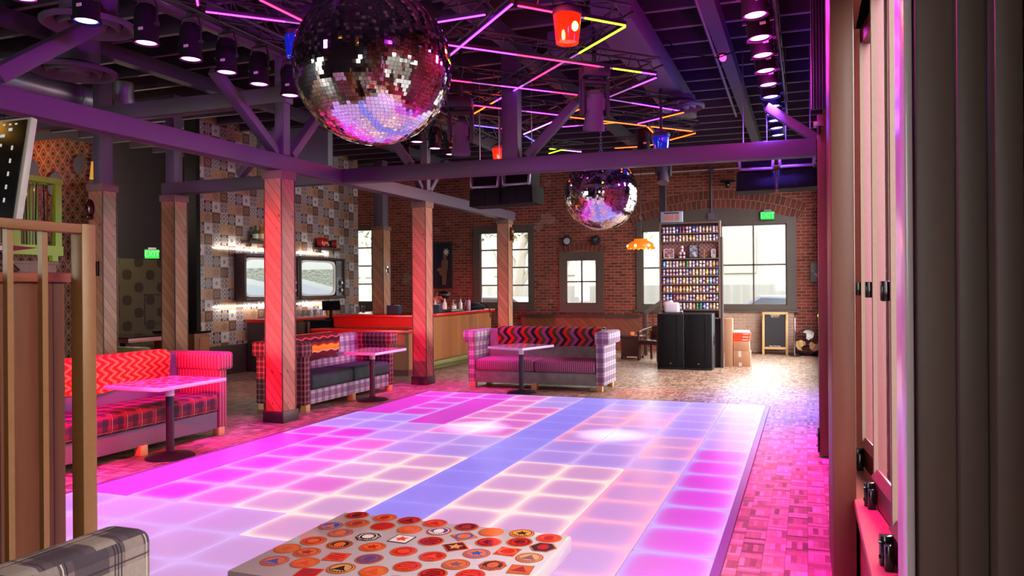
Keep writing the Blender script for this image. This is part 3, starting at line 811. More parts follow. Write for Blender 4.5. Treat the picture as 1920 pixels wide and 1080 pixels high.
# ------------------------------------------------------------------ spotlights
par_mesh = {}
def par_parts(colr):
    b = MB(); b.lathe([(.06, .34), (.085, .30), (.098, .22), (.098, .03), (.108, .028), (.108, 0), (.094, 0), (.094, .02)], (0, 0, 0), 24)
    for q in range(4): b.box((0, 0, .25 + q * .02), (.19, .06, .006))
    l = MB(); l.lathe([(.0001, .012), (.06, .008), (.078, .011)], (0, 0, 0), 24, 0, caps=False); l.lathe([(.078, .011), (.095, .014)], (0, 0, 0), 24, 1, caps=False)
    y = MB(); y.tube([(.11, 0, .16), (.125, 0, .28), (.09, 0, .40), (-.09, 0, .40), (-.125, 0, .28), (-.11, 0, .16)], .009, 6); y.box((0, 0, .44), (.05, .05, .08)); y.cyl((.10, 0, .16), (.135, 0, .16), .02, seg=10); y.cyl((-.10, 0, .16), (-.135, 0, .16), .02, seg=10)
    s = MB(); s.box((.04, -.1, .1), (.05, .006, .024))
    return b, l, y, s
def par(lab, x, y, z, blue=False, rot=(0, 0, 0), colr=None, group=None, en=None, size=None, red=False):
    kk = 'red' if red else ('blue' if blue else 'mag')
    if kk not in par_mesh:
        t = thing('par_spotlight', lab, 'spotlight', (x, y, z), 0, group)
        b, l, yk, s = par_parts(kk)
        b.build('body', M['black'], t); l.build('lens', {'blue': [M['par_blue'], glow('blue lens rim', (.06, .03, 1), 3)], 'mag': [M['par_mag'], glow('magenta lens rim', (1, .03, .75), 3)], 'red': [M['bulb_hot'], M['bulb_hot']]}[kk], t); yk.build('yoke', M['charcoal'], t); s.build('sticker', M['cream'], t)
        par_mesh[kk] = t
    else:
        t = copy_tree(par_mesh[kk]); t.location = (x, y, z); t['label'] = lab; t['group'] = group
    t.rotation_euler = rot
    L = bpy.data.lights.new('spotlight_beam', 'SPOT'); L.energy = en or 230; L.color = colr or ((.16, .06, 1) if blue else (1, .03, .82))
    L.spot_size = rad(size or 66); L.spot_blend = 1.0; L.shadow_soft_size = .09
    lo = bpy.data.objects.new('spotlight_beam', L); C.objects.link(lo)
    R = Matrix.Rotation(rot[2], 3, 'Z') @ Matrix.Rotation(rot[1], 3, 'Y') @ Matrix.Rotation(rot[0], 3, 'X')
    lo.location = Vector((x, y, z)) + R @ Vector((0, 0, -.03)); lo.rotation_euler = rot
    return t
def aim(p, q):
    d = (Vector(q) - Vector(p)).normalized(); e = (-d).to_track_quat('Z', 'Y').to_euler(); return (e.x, e.y, e.z)
ordn = ['first', 'second', 'third', 'fourth', 'fifth', 'sixth', 'seventh', 'eighth', 'ninth', 'tenth', 'eleventh', 'twelfth', 'thirteenth', 'fourteenth', 'fifteenth', 'sixteenth', 'seventeenth']
left = [(4.08, 0), (4.61, 1), (5.20, 0), (5.71, 0), (6.18, 0), (6.66, 0), (7.17, 0), (10.12, 0), (10.70, 0), (11.28, 0)]
for i, (y, b) in enumerate(left):
    lab = ('blue black bodied spotlight in front of the round ceiling vent at upper left' if b else
           ('magenta spotlight cut by the top left edge of the photo' if i == 0 else
            ('%s magenta spotlight after the blue one, left of the big mirror ball' % ordn[i - 2] if i < 7 else '%s magenta spotlight of the three right below the big mirror ball' % ordn[i - 7])))
    par(lab, -5.46, y, 3.80, bool(b), group='left row of spotlights', en=330)
for i, y in enumerate([6.33, 6.93, 7.46, 8.01, 8.58, 9.15, 9.65, 10.08, 10.49, 11.0, 11.53]):
    bl = i >= 5
    par('%s %s spotlight from the camera in the right ceiling row' % (ordn[i if not bl else i - 5], 'blue' if bl else 'magenta'), -.37, y, 3.80, bl, rot=(0, rad(-4 if bl else -5), 0), group='right row of spotlights', en=1300 if bl else 760, size=58 if bl else 38)
for i, (y, c) in enumerate([(3.6, 0), (4.5, 0), (5.4, 0)]):
    par('magenta spotlight of the right ceiling row just above the picture', -.35, y, 3.85, False, rot=(0, rad(-5), 0), group='spotlights above the picture', en=800, size=38)
for p, q, en in (((-4.6, 1.4, 2.95), (-6.5, 5.9, .2), 2600), ((-5.3, 1.2, 2.95), (-6.2, 8.4, 1.35), 5600), ((-3.0, 1.8, 4.0), (.2, 4.5, .1), 420), ((-2.0, 1.2, 4.0), (-1.2, 2.4, .75), 110)):
    par('red spotlight on the front truss just above the picture', *p, rot=aim(p, q), colr=(1, .003, .085), group='red spotlights above the picture', en=en, size=26 if q[1] > 8 else (20 if q[0] > 0 else 36), red=True)
for y, c in ((6.0, 0), (7.2, 0), (8.3, 0), (9.4, 1), (10.3, 1), (11.2, 1)):  # bare point lights added for a hazy glow round the right row
    L = bpy.data.lights.new('added_haze_glow', 'POINT'); L.energy = 22; L.color = (.12, .05, 1) if c else (1, .03, .7); L.shadow_soft_size = .12
    lo = bpy.data.objects.new('added_haze_glow', L); lo.location = (-.37, y, 3.74); C.objects.link(lo)
for p, q in (((-2.17, 8.05, 3.25), (-2.0, 8.05, 0)), ((-4.03, 8.6, 3.2), (-3.62, 8.05, 0))):
    L = bpy.data.lights.new('moving_head_beam', 'SPOT'); L.energy = 2400; L.color = (.6, .66, 1); L.spot_size = rad(16); L.spot_blend = 1; L.shadow_soft_size = .05
    lo = bpy.data.objects.new('moving_head_beam', L); lo.location = p; lo.rotation_euler = aim(p, q); C.objects.link(lo)

for p, q, en, lab in (((-.4, 2.6, 4.0), (-6.1, 6.2, 3.3), 1000, 'near'), ((-.4, 3.1, 4.0), (-5.6, 9.1, 3.5), 1000, 'far'), ((-4.4, 1.6, 3.9), (-1.2, 9.1, 3.4), 480, 'cross')):  # unseen violet pars added to turn the beams purple
    par('unseen violet spotlight added to wash the roof beams', *p, blue=True, rot=aim(p, q), colr=(.62, .02, .9), group='added unseen wash spotlights', en=en, size=50)
par('unseen blue spotlight added to tint the right end of the cross beam', -.4, 4.9, 3.95, True, rot=aim((-.4, 4.9, 3.95), (-.15, 9.05, 3.22)), colr=(.07, .03, 1), group='added unseen wash spotlights', en=420, size=18)  # unseen par added for the blue tint on the cross beam end
par('unseen magenta spotlight added to colour the near door edge', -.7, 3.5, 3.9, rot=aim((-.7, 3.5, 3.9), (.15, 1.5, 1.5)), group='spotlights above the picture', en=1300, size=42)  # unseen par added to light the door edge magenta
par('red spotlight hidden behind the cross beam, left of the blue spotlights', -2.35, 11.6, 3.72, rot=(0, 0, 0), colr=(1, .01, .08), group='spotlights behind the cross beam', en=420, size=24, red=True)
def truss(lab, pts0, pts1, s_=.28, r=.018, n=16):
    a, b = Vector(pts0), Vector(pts1); mb = MB(); d = (b - a).normalized(); sd = d.cross(Vector((0, 0, 1))).normalized() * s_ / 2; up = Vector((0, 0, s_ / 2))
    cs = [sd + up, -sd + up, -sd - up, sd - up]
    for c in cs: mb.cyl(a + c, b + c, r, seg=8)
    for i in range(n):
        p, q = a.lerp(b, i / n), a.lerp(b, (i + 1) / n)
        for k_ in range(4):
            c1, c2 = cs[k_], cs[(k_ + 1) % 4]
            if i % 2: c1, c2 = c2, c1
            mb.cyl(p + c1, q + c2, r * .6, seg=6)
    return one('lighting_truss', mb, M['charcoal'], lab, 'truss', 'lighting trusses')
truss('dark box truss carrying the left row of spotlights', (-5.25, 2.5, 4.38), (-5.25, 12.4, 4.38), .26, .02, 34)
truss('dark box truss carrying the right row of spotlights', (-.37, 3.2, 4.36), (-.37, 12.2, 4.36), .22, .018, 30)
one('spotlight_rail', MB().cyl((-5.46, 2.6, 4.26), (-5.46, 12.2, 4.26), .025, seg=10), M['charcoal'], 'pipe from which the left spotlights hang', 'pipe')
one('spotlight_rail', MB().cyl((-.37, 3.2, 4.25), (-.37, 12.2, 4.25), .02, seg=10), M['charcoal'], 'pipe from which the right spotlights hang', 'pipe')

# ------------------------------------------------------------------ LED strips
PU, MG, RD, YL, OR, BL, LI, DM = (.36, .022, 1), (1, .022, .62), (1, .012, .07), (.5, 1, .012), (1, .06, .003), (.05, .035, 1), (.6, .10, 1), (.22, .06, .25)
led_m = {}
def led_mat(c):
    if c not in led_m:
        led_m[c] = glow('led strip light %d' % len(led_m), c, 10 if c != DM else 2.2)
    return led_m[c]
strips = [
 ('purple strip running from the top centre down to the big mirror ball', (-2.3, 5.93), (-3.42, 7.04), [(1, PU)]),
 ('red to yellow green dotted strip behind the upper red beacon', (-2.27, 5.98), (-1.53, 6.77), [(.35, RD), (.6, DM), (1, YL)]),
 ('long diagonal strip from yellow green through pink and purple to orange', (-1.54, 6.8), (-4.35, 9.6), [(.22, YL), (.32, DM), (.5, RD), (.56, DM), (.78, PU), (1, OR)]),
 ('long strip from purple through red to yellow green crossing the diagonal one', (-3.28, 6.72), (-1.57, 8.46), [(.3, PU), (.7, RD), (.77, DM), (.92, YL), (1, PU)]),
 ('short violet strip with its bright end at the right of the long crossing strip', (-1.59, 8.59), (-2.44, 9.39), [(.4, PU), (1, DM)]),
 ('strip from red to purple leaving the right side of the big mirror ball', (-3.85, 7.83), (-2.65, 9.02), [(.18, RD), (.4, DM), (.8, PU), (1, RD)]),
 ('red to violet strip passing above the left moving head', (-4.3, 8.81), (-3.18, 10.03), [(.5, RD), (.68, DM), (1, PU)]),
 ('violet pink strip slanting down behind the cross beam stub', (-3.19, 10.15), (-4.12, 11.07), [(1, LI)]),
 ('dotted to purple strip right of the middle moving head', (-2.35, 9.36), (-1.55, 10.39), [(.3, DM), (1, PU)]),
 ('orange and purple strip just above the small blue beacon', (-1.56, 10.45), (-2.3, 10.94), [(.45, OR), (1, PU)]),
 ('long orange strip passing behind the middle moving head', (-3.14, 10.13), (-1.6, 11.82), [(1, OR)]),
 ('short orange strip rising behind the middle moving head', (-3.12, 10.03), (-2.5, 9.46), [(.5, OR), (1, DM)]),
 ('orange strip slanting down to the cross beam at the far right', (-1.61, 11.95), (-2.61, 12.83), [(1, OR)]),
 ('blue dotted strip right of the left moving head', (-4.61, 10.13), (-4.26, 10.59), [(.8, BL), (1, RD)]),
 ('purple and orange strip low behind the middle moving head', (-3.39, 10.76), (-2.58, 10.75), [(.3, PU), (.45, DM), (1, OR)]),
 ('short orange strip falling to the right below the blue beacon', (-2.21, 11.21), (-2.22, 12.4), [(1, OR)]),
 ('short yellow green strip touching the cross beam', (-4.3, 12.84), (-3.98, 12.57), [(1, YL)]),
 ('yellow to violet strip skimming the cross beam near the far mirror ball', (-4.14, 12.39), (-3.72, 12.89), [(.5, YL), (1, LI)]),
 ('orange dotted strip just right of the far mirror ball chain', (-3.08, 12.75), (-2.64, 12.76), [(1, OR)]),
 ('purple dotted strip at the upper right of the big mirror ball', (-3.08, 6.11), (-2.61, 6.08), [(1, PU)]),
 ('magenta dotted strip left of the big mirror ball', (-4.81, 5.2), (-4.22, 5.74), [(.8, MG), (1, DM)]),
 ('red pink strip from the top edge down to the big mirror ball', (-4.2, 5.14), (-4.18, 5.68), [(1, RD)]),
 ('short magenta strip cut by the top edge at left', (-4.52, 4.78), (-4.76, 5.06), [(1, MG)]),
 ('short blue strip right of the stub on the cross beam', (-4.14, 11.2), (-4.16, 11.71), [(1, BL)]),
]
for si, (lab, a, b, seg) in enumerate(strips):
    t = thing('led_strip', lab, 'light strip', (0, 0, 0), group='coloured light strips under the ceiling')
    z_ = 4.0 + .07 * (si % 3); f_ = (z_ - 1.65) / 2.35; A, B = Vector((a[0] * f_, a[1] * f_, z_)), Vector((b[0] * f_, b[1] * f_, z_)); mb = MB(); mats = []; t0 = 0
    for t1, c in seg:
        mb.bar(A.lerp(B, t0), A.lerp(B, t1), .014, .010, len(mats)); mats.append(led_mat(c)); t0 = t1
    mb.build('light_line', mats, t)
    ch = MB(); ch.bar(A + Vector((0, 0, .022)), B + Vector((0, 0, .022)), .034, .032); d = (B - A).normalized()
    L = (B - A).length; sd = d.cross(Vector((0, 0, 1))) * .09
    for sgn in (1, -1): ch.cyl(A + Vector((0, 0, .16)) + sd * sgn, B + Vector((0, 0, .16)) + sd * sgn, .012, seg=6)
    n = max(2, int(L / .18))
    for q in range(n):
        p, r2 = A.lerp(B, q / n), A.lerp(B, (q + 1) / n); s1 = 1 if q % 2 else -1
        ch.cyl(p + Vector((0, 0, .16)) + sd * s1, r2 + Vector((0, 0, .16)) - sd * s1, .007, seg=5)
        ch.cyl(p + Vector((0, 0, .035)), p + Vector((0, 0, .16)) + sd * s1, .006, seg=5)
    ch.build('frame', M['charcoal'], t)

# beacons, moving heads, little lamps
def beacon(lab, x, y, z, r, h, red=True, top=4.73):
    t = thing('beacon_light', lab, 'beacon', (x, y, z), .4, group='glass beacons among the light strips')
    MB().lathe([(r * .80, 0), (r * .82, .01), (r, h * .9), (r, h), (r * .9, h), (r * .88, h * .9), (r * .74, .015), (.001, .015)], (0, 0, 0), 28, caps=False).build('glass', M['red_glass' if red else 'blue_glass'], t)
    MB().lathe([(r * 1.04, h), (r * 1.08, h + .02), (r * 1.04, h + .05), (r * .5, h + .09), (.02, h + .1), (.02, top - z)], (0, 0, 0), 24).build('ring', M['charcoal'], t)
    if red:
        MB().sphere((r * .46, -r * .80, h * .5), r * .26, 14, sc=(1, .5, 1.4)).build('bulb', M['bulb_hot'], t)
    MB().box((-r * .2, 0, h * .5), (r * .6, .01, h * .55), bev=.003).build('reflector', M['dull_steel'], t)
beacon('large glowing red beacon at the top centre right of the big mirror ball', -1.86, 6.05, 3.66, .115, .23)
beacon('small glowing red beacon beside the stub on the cross beam', -4.43, 10.85, 3.52, .115, .23)
beacon('blue beacon at the right end of the orange strips', -1.90, 10.6, 3.52, .12, .2, False, 4.39)
beacon('blue beacon half hidden by the left side of the big mirror ball', -4.62, 6.15, 3.86, .1, .2, False)
for p, en, c in (((-1.9, 5.85, 3.7), 60, (1, .05, .02)), ((-4.4, 10.65, 3.6), 50, (1, .05, .02))):
    L = bpy.data.lights.new('beacon_glow', 'POINT'); L.energy = en; L.color = c; L.shadow_soft_size = .06; lo = bpy.data.objects.new('beacon_glow', L); lo.location = p; C.objects.link(lo)
def mhead(lab, x, y, z, rz, tilt):
    t = thing('moving_head', lab, 'moving light', (x, y, z), rz, 'moving head stage lights')
    b = MB(); b.box((0, 0, .05), (.30, .26, .13), bev=.02); b.cyl((0, 0, -.04), (0, 0, .0), .1, seg=20); b.cyl((0, 0, .11), (0, 0, 4.73 - z), .025, seg=8); b.build('base', M['charcoal'], t)
    yk = MB()
    for s in (-1, 1): yk.box((s * .135, 0, -.22), (.05, .13, .40), bev=.02)
    yk.box((0, 0, -.06), (.32, .13, .05), bev=.015); yk.build('yoke', M['charcoal'], t)
    hd = MB(); R = RX(tilt)
    hd.lathe([(.05, .19), (.095, .15), (.105, .02), (.105, -.15), (.12, -.19), (.12, -.24), (.10, -.24)], (0, 0, -.34), 24, 0, R)
    hd.box(Vector((0, 0, -.34)) + R @ Vector((0, 0, .05)), (.21, .17, .14), 0, .02, R)
    h = hd.build('head', M['duct_dark'], t)
    MB().lathe([(.0001, -.232), (.1, -.228)], (0, 0, -.34), 20, 0, R, caps=False).build('lens', M['gloss_black'], t)
mhead('grey moving head light hanging in the middle of the orange strips', -2.17, 8.05, 3.92, .5, 12)
mhead('grey moving head light just right of the big mirror ball', -4.03, 8.6, 3.86, .3, 0)
mhead('black moving head light below the cross beam near the can display', -2.68, 15.2, 4.25, 0, -20)
t = thing('laser_lamp', 'tiny red glowing lamp on the ceiling left of the right spotlight row', 'lamp', (-.97, 9.8, 4.5))
MB().cyl((0, 0, .03), (0, 0, .235), .05, seg=14).build('body', M['charcoal'], t); MB().sphere((0, 0, 0), .045, 14).build('lens', glow('red laser lens', (1, .03, .25), 5), t)
for i, (x, y, z) in enumerate(((-5.35, 9.6, 3.55), (-5.0, 9.75, 3.72))):
    t = thing('small_spotlight', ['small dark lamp low under the big mirror ball at left', 'small dark lamp high under the big mirror ball at left'][i], 'spotlight', (x, y, z), .6)
    MB().lathe([(.04, .12), (.06, .06), (.065, 0), (.05, 0)], (0, 0, 0), 16, 0, RX(40)).build('body', M['black'], t); MB().bar((0, 0, .08), (0, 0, .3), .02, .03).build('bracket', M['charcoal'], t)

# ceiling fittings
def vent(lab, x, y, z, r, nk=.8):
    t = thing('ceiling_vent', lab, 'vent', (x, y, z), group='round ceiling vents')
    b = MB(); b.lathe([(r, .05), (r, .02), (r * .93, 0), (r * .74, .06), (r * .70, .06)], (0, 0, 0), 40, caps=False)
    b.lathe([(r * .66, .05), (r * .60, .0), (r * .44, .055)], (0, 0, 0), 40, caps=False); b.lathe([(r * .38, .045), (r * .32, -.005), (.001, .02)], (0, 0, 0), 40, caps=False)
    b.build('louvre', M['duct_dark'], t)
    MB().lathe([(r * .8, .05), (r * .6, .12), (r * .6, nk)], (0, 0, 0), 32, caps=False).build('duct_neck', M['duct_dark'], t)
vent('big round ceiling vent behind the blue spotlight', -6.62, 5.62, 4.2, .42)
vent('dim round ceiling vent lower left of the blue spotlight', -8.2, 6.75, 4.2, .46)
vent('round ceiling vent at the right end of the purple strip', -1.70, 11.1, 4.2, .34, .185)
one('air_duct', MB().cyl((-9.6, 5.6, 4.32), (-9.6, 8.27, 4.32), .18, seg=28).cyl((-9.6, 7.9, 4.32), (-9.6, 7.94, 4.32), .19, seg=28).cyl((-9.6, 7.92, 4.45), (-9.6, 7.92, 4.73), .01, seg=6).cyl((-9.6, 6.3, 4.45), (-9.6, 6.3, 4.73), .01, seg=6), M['duct'], 'silver round duct above the long beam at upper left', 'duct')
one('duct_elbow', MB().tube([(-9.6, 8.72, 4.72), (-9.6, 8.72, 4.5), (-9.6, 8.75, 4.4), (-9.6, 8.8, 4.32), (-9.6, 8.86, 4.25)], .14, 20), M['duct'], 'bulging silver duct elbow behind the long beam', 'duct')
one('box_duct', MB().box((-1.9, 10.2, 4.54), (.44, 5.0, .3), bev=.02).box((-2.5, 8.85, 4.54), (.8, .5, .28), bev=.02), M['duct_dark'], 'boxy painted air duct under the ceiling right of the strips', 'duct')
one('soffit_panel', MB().box((-9.2, 12.2, 4.30), (1.6, .15, .74)), M['duct'], 'pale grey soffit panel high behind the braces at left', 'panel')
one('ceiling_pipe', MB().cyl((-1.02, 6.5, 4.55), (-1.12, 13.5, 4.55), .02, seg=8), M['duct_dark'], 'thin pipe along the ceiling right of the box duct', 'pipe')
one('ceiling_cable', MB().tube([(-1.6, 9.35, 4.66), (-1.45, 9.42, 4.5), (-1.0, 9.5, 4.42), (-.5, 9.3, 4.5), (-.4, 9.2, 4.7)], .008, 6), M['black'], 'slack cable under the ceiling by the red lamp', 'cable')

# loudspeakers hung under the roof
def line_array(lab, x, y, z, rz):
    t = thing('hanging_loudspeaker', lab, 'loudspeaker', (x, y, z), rz, 'hung loudspeaker cabinets')
    c = MB(); c.prism([(-.245, 0), (.245, .01), (.235, .25), (-.235, .25)], 0, .42); c.build('cabinet', M['black'], t)
    g = MB(); g.box((0, -.012, .125), (.45, .02, .22), bev=.008); g.box((0, -.026, .125), (.008, .01, .2)); g.build('grille', M['black'], t)
    f = MB()
    for a, b in (((-.20, .275), (.20, .275)), ((-.22, .50), (.22, .50)), ((-.20, .275), (-.22, .50)), ((.20, .275), (.22, .50))): f.bar((a[0], -.02, a[1]), (b[0], -.02, b[1]), .05, .035, bev=.006)
    f.build('frame', plain('worn lilac metal', '#8d8194', .35, .4), t)
    h = MB(); h.box((0, .2, .38), (.38, .36, .24)); h.build('horn', M['black'], t)
    r = MB(); r.cyl((-.15, .2, .51), (-.15, .2, 4.75 - z), .008, seg=6); r.cyl((.15, .2, .51), (.15, .2, 4.75 - z), .008, seg=6); r.build('cable', M['dull_steel'], t)
line_array('left black speaker cabinet of the pair left of the far mirror ball', -4.40, 10.2, 2.815, .06)
line_array('right black speaker cabinet of the pair left of the far mirror ball', -3.90, 10.18, 2.83, -.08)
line_array('left black speaker cabinet of the pair at the right end of the cross beam', -.60, 10.2, 2.86, .12)
line_array('right black speaker cabinet of the pair at the right end of the cross beam', -.10, 10.2, 2.875, -.06)

# ------------------------------------------------------------------ sofas
def sofa(lab, loc, rz, arm, cush, rail, back, outer=None, seams=2):
    t = thing('sofa', lab, 'sofa', loc, rz, 'plaid sofas around the dance floor')
    MB().box((0, .40, .18), (2.06, .74, .19), bev=.012).build('base_rail', M[rail], t)
    cw = 2.04 / seams
    for q in range(seams):
        mb = MB(); mb.box((-1.02 + cw * (q + .5), .29, .375), (cw - .006, .60, .20), bev=.055, seg=4); mb.build('seat_cushion', M[cush], t)
    mb = MB(); mb.box((0, .69, .58), (2.06, .24, .70), bev=.05, seg=3, rot=RX(-3)); mb.build('backrest', M[back], t)
    for s in (-1, 1):
        mb = MB(); mb.box((s * 1.085, .40, .42), (.13, .78, .66), 0, .015); mb.box((s * 1.115, .39, .83), (.23, .82, .20), 0, .035, seg=3)
        mb.build('arm', M[outer or arm] if outer and s > 0 else M[arm], t)
    for x in (-1.07, 0, 1.07):
        for y in ((.06, .74) if x else (.05,)):
            MB().box((x, y, .05), (.09, .09, .1), bev=.004).build('leg', M['tan'], t)
    return t
sofa('sofa with red tartan seat and pink striped arm at far left behind the gold railing', (-6.2, 5.85, 0), PI / 2, 'corduroy', 'red_plaid', 'tweed', 'tweed', None, 1)
sofa('sofa with dark green velvet seat between the two left posts', (-6.25, 9.63, 0), PI / 2, 'maroon_plaid', 'green_velvet', 'gingham', 'gingham')
s3 = sofa('sofa with purple checked arms and pink striped seat beyond the dance floor', (-4.11, 11.43, 0), 0, 'gingham', 'pinstripe', 'grey_velvet', 'grey_velvet')
def throw(name, lab, loc, rz, x0, x1, mat, lo=.62, sag=.02):
    path = [(.575, lo), (.570, lo + .08), (.562, lo + .16), (.556, .84), (.552, .895), (.565, .935), (.60, .952), (.70, .956), (.78, .95), (.815, .93), (.83, .88), (.83, .8), (.83, .7)]
    rows_ = []
    n = 26
    for k_, (y, z) in enumerate(path):
        r = []
        for i in range(n + 1):
            f = i / n; ed = max(0, 1 - k_ / 3)
            wz = (sag * math.sin(f * 9 + .6) - sag * 1.2 * f) * ed; wy = -.010 + .004 * math.sin(f * 21 + k_)
            r.append((x0 + (x1 - x0) * f + .006 * math.sin(k_ * 2.1), y + wy, z + wz + .004))
        rows_.append(r)
    return one(name, MB().sheet(rows_, .012), M[mat], lab, 'throw blanket', 'knitted throws on the sofas', loc, (0, 0, rz))
throw('throw_blanket', 'orange red wavy throw over the back of the red tartan sofa', (-6.2, 5.85, 0), PI / 2, -.98, .86, 'throw_orange', .64, .035)
throw('throw_blanket', 'orange and maroon striped throw over the green seated sofa', (-6.25, 9.63, 0), PI / 2, -.98, .42, 'throw_band', .60, .015)
throw('throw_blanket', 'red brown and purple zigzag throw over the purple checked sofa', (-4.11, 11.43, 0), 0, -.84, .98, 'throw_zig', .66, .012)
# wool plaid sofa at bottom left: its back runs along the railing, its seat is below the frame
t = thing('plaid_armchair_sofa', 'grey brown wool plaid sofa back in the bottom left corner', 'sofa', (-2.17, 1.1, 0))
MB().box((0, 0, .48), (.19, 1.80, .74), bev=.045, seg=4).build('backrest', M['grey_plaid'], t)
MB().box((.42, -.05, .34), (.66, 1.5, .2), bev=.05, seg=3).build('seat_cushion', M['grey_plaid'], t)
MB().box((.40, 0, .17), (.66, 1.76, .16), bev=.01).build('base_rail', M['grey_plaid'], t)
for x in (-.04, .68):
    for y in (-.8, .8): MB().box((x, y, .045), (.08, .08, .09)).build('leg', M['tan'], t)

k = NB('patch covered tabletop', .1); u, v = k.uv(); vo = k.n('ShaderNodeTexVoronoi'); k.put(vo.inputs['Vector'], k.vec(u, v)); vo.inputs['Scale'].default_value = 9; vo.inputs['Randomness'].default_value = .35
c = k.ramp(k.white(vo.outputs['Position']), [(0, '#a02018'), (.3, '#b85a2a'), (.55, '#6a1c1c'), (.75, '#a8482a'), (.9, '#5c4a78')], True)
k.col(k.mix(k.m('LESS_THAN', vo.outputs['Distance'], .42), '#b8a8aa', c)); M['patchtop'] = k.mat
# ------------------------------------------------------------------ pedestal tables
def ptable(lab, x, y, rz, a, b, xo=0, yo=0, z0=0):
    t = thing('pedestal_table', lab, 'table', (x, y, z0), rz, 'small pedestal tables')
    mb = MB(); mb.box((xo, yo, .715 - z0), (a, b, .034), 0, .003); mb.box((xo, yo, .7335 - z0), (a - .012, b - .012, .003), 1)
    mb.build('tabletop', [M['table_edge'], M['patchtop']], t)
    MB().cyl((0, 0, .60), (0, 0, .70 - z0), .042, seg=20).build('collar', M['cream'], t)
    MB().lathe([(.038, .05), (.038, .60)], (0, 0, 0), 20).build('column', M['charcoal'], t)
    MB().lathe([(.225, .0), (.225, .012), (.20, .028), (.07, .045), (.05, .06)], (0, 0, 0), 36).build('base', M['charcoal'], t)
ptable('pedestal table in front of the red tartan sofa', -5.90, 5.87, 0, .68, .86, -.07, .04)
ptable('pedestal table in front of the green seated sofa', -5.99, 9.70, 0, .64, .88, .0, .0)
ptable('pedestal table in front of the purple checked sofa', -4.16, 11.0, rad(-17), .67, .81)

# ------------------------------------------------------------------ resin table full of patches
t = thing('patch_table', 'white resin table filled with round and square cloth patches at bottom centre', 'table', (-1.28, 2.30, 0))
MB().box((0, 0, .718), (.95, .66, .064), bev=.008).build('tabletop', M['table_white'], t)
MB().lathe([(.04, .04), (.04, .69)], (0, 0, 0), 20).build('column', M['charcoal'], t)
MB().lathe([(.26, .0), (.26, .012), (.08, .04), (.05, .06)], (0, 0, 0), 36).build('base', M['charcoal'], t)
pts = [(-1.681, 2.602), (-1.622, 2.514), (-1.559, 2.608), (-1.512, 2.513), (-1.45, 2.606), (-1.396, 2.509), (-1.701, 2.458), (-1.619, 2.398), (-1.499, 2.392), (-1.66, 2.293), (-1.548, 2.287), (-1.37, 2.406), (-1.425, 2.301), (-1.698, 2.198), (-1.61, 2.187), (-1.487, 2.179), (-1.662, 2.086), (-1.555, 2.102), (-1.373, 2.197), (-1.3, 2.296), (-1.49, 2.03), (-1.414, 2.095), (-1.3, 2.105), (-1.219, 2.176),
       (-1.34, 2.605), (-1.283, 2.525), (-1.207, 2.600), (-1.096, 2.575), (-0.983, 2.594), (-0.873, 2.575), (-1.17, 2.5), (-1.26, 2.417), (-1.062, 2.47), (-0.958, 2.504), (-0.862, 2.479), (-1.152, 2.391), (-1.184, 2.283), (-1.055, 2.353), (-0.963, 2.402), (-0.872, 2.37), (-1.078, 2.24), (-0.961, 2.269), (-0.863, 2.262), (-1.112, 2.144), (-0.996, 2.173),
       (-.88, 2.15), (-1.2, 2.05), (-1.05, 2.05), (-.94, 2.06)]
kind_ = 'o o o o o o o o 8 o o s o o o s o o o o s o o o o o o o o o d o o o h d o o s o o 8 s o o o o s o'.split()
pal = dict(r='#a81d16', d='#5e1414', o='#c4622c', n='#b0582a', b='#274f9c', p='#5c3a6c', w='#d8c8c4', k='#33241c', t='#b98a52', y='#d08a34', m='#8c2a2a', v='#7a4a5c', c='#c8422a')
cols_ = 'rd nm or rr rd oc bo vo wk or ko wc or on om cr ob oc vp cr rm tk oc rc cr pw dm no yk cr ob rd rd dr kr dt rc ob rn tv ov kn nm rd rc ob cr ro pn'.split()
bm_ = {q: plain('patch thread ' + q, pal[q], .16, grain=.25, scale=220) for q in pal}
rim = plain('patch stitched rim', '#a3532c', .16, grain=.3, scale=300)
shp = {'o': (36, 0), '8': (8, .39), 's': (4, PI / 4), 'd': (4, 0), 'h': (6, 0)}
rnd = random.Random(3)
names = {'r': 'red', 'd': 'dark red', 'o': 'orange', 'n': 'rust', 'b': 'blue', 'p': 'purple', 'w': 'white', 'k': 'black', 't': 'tan', 'y': 'yellow', 'm': 'maroon', 'v': 'mauve', 'c': 'scarlet'}
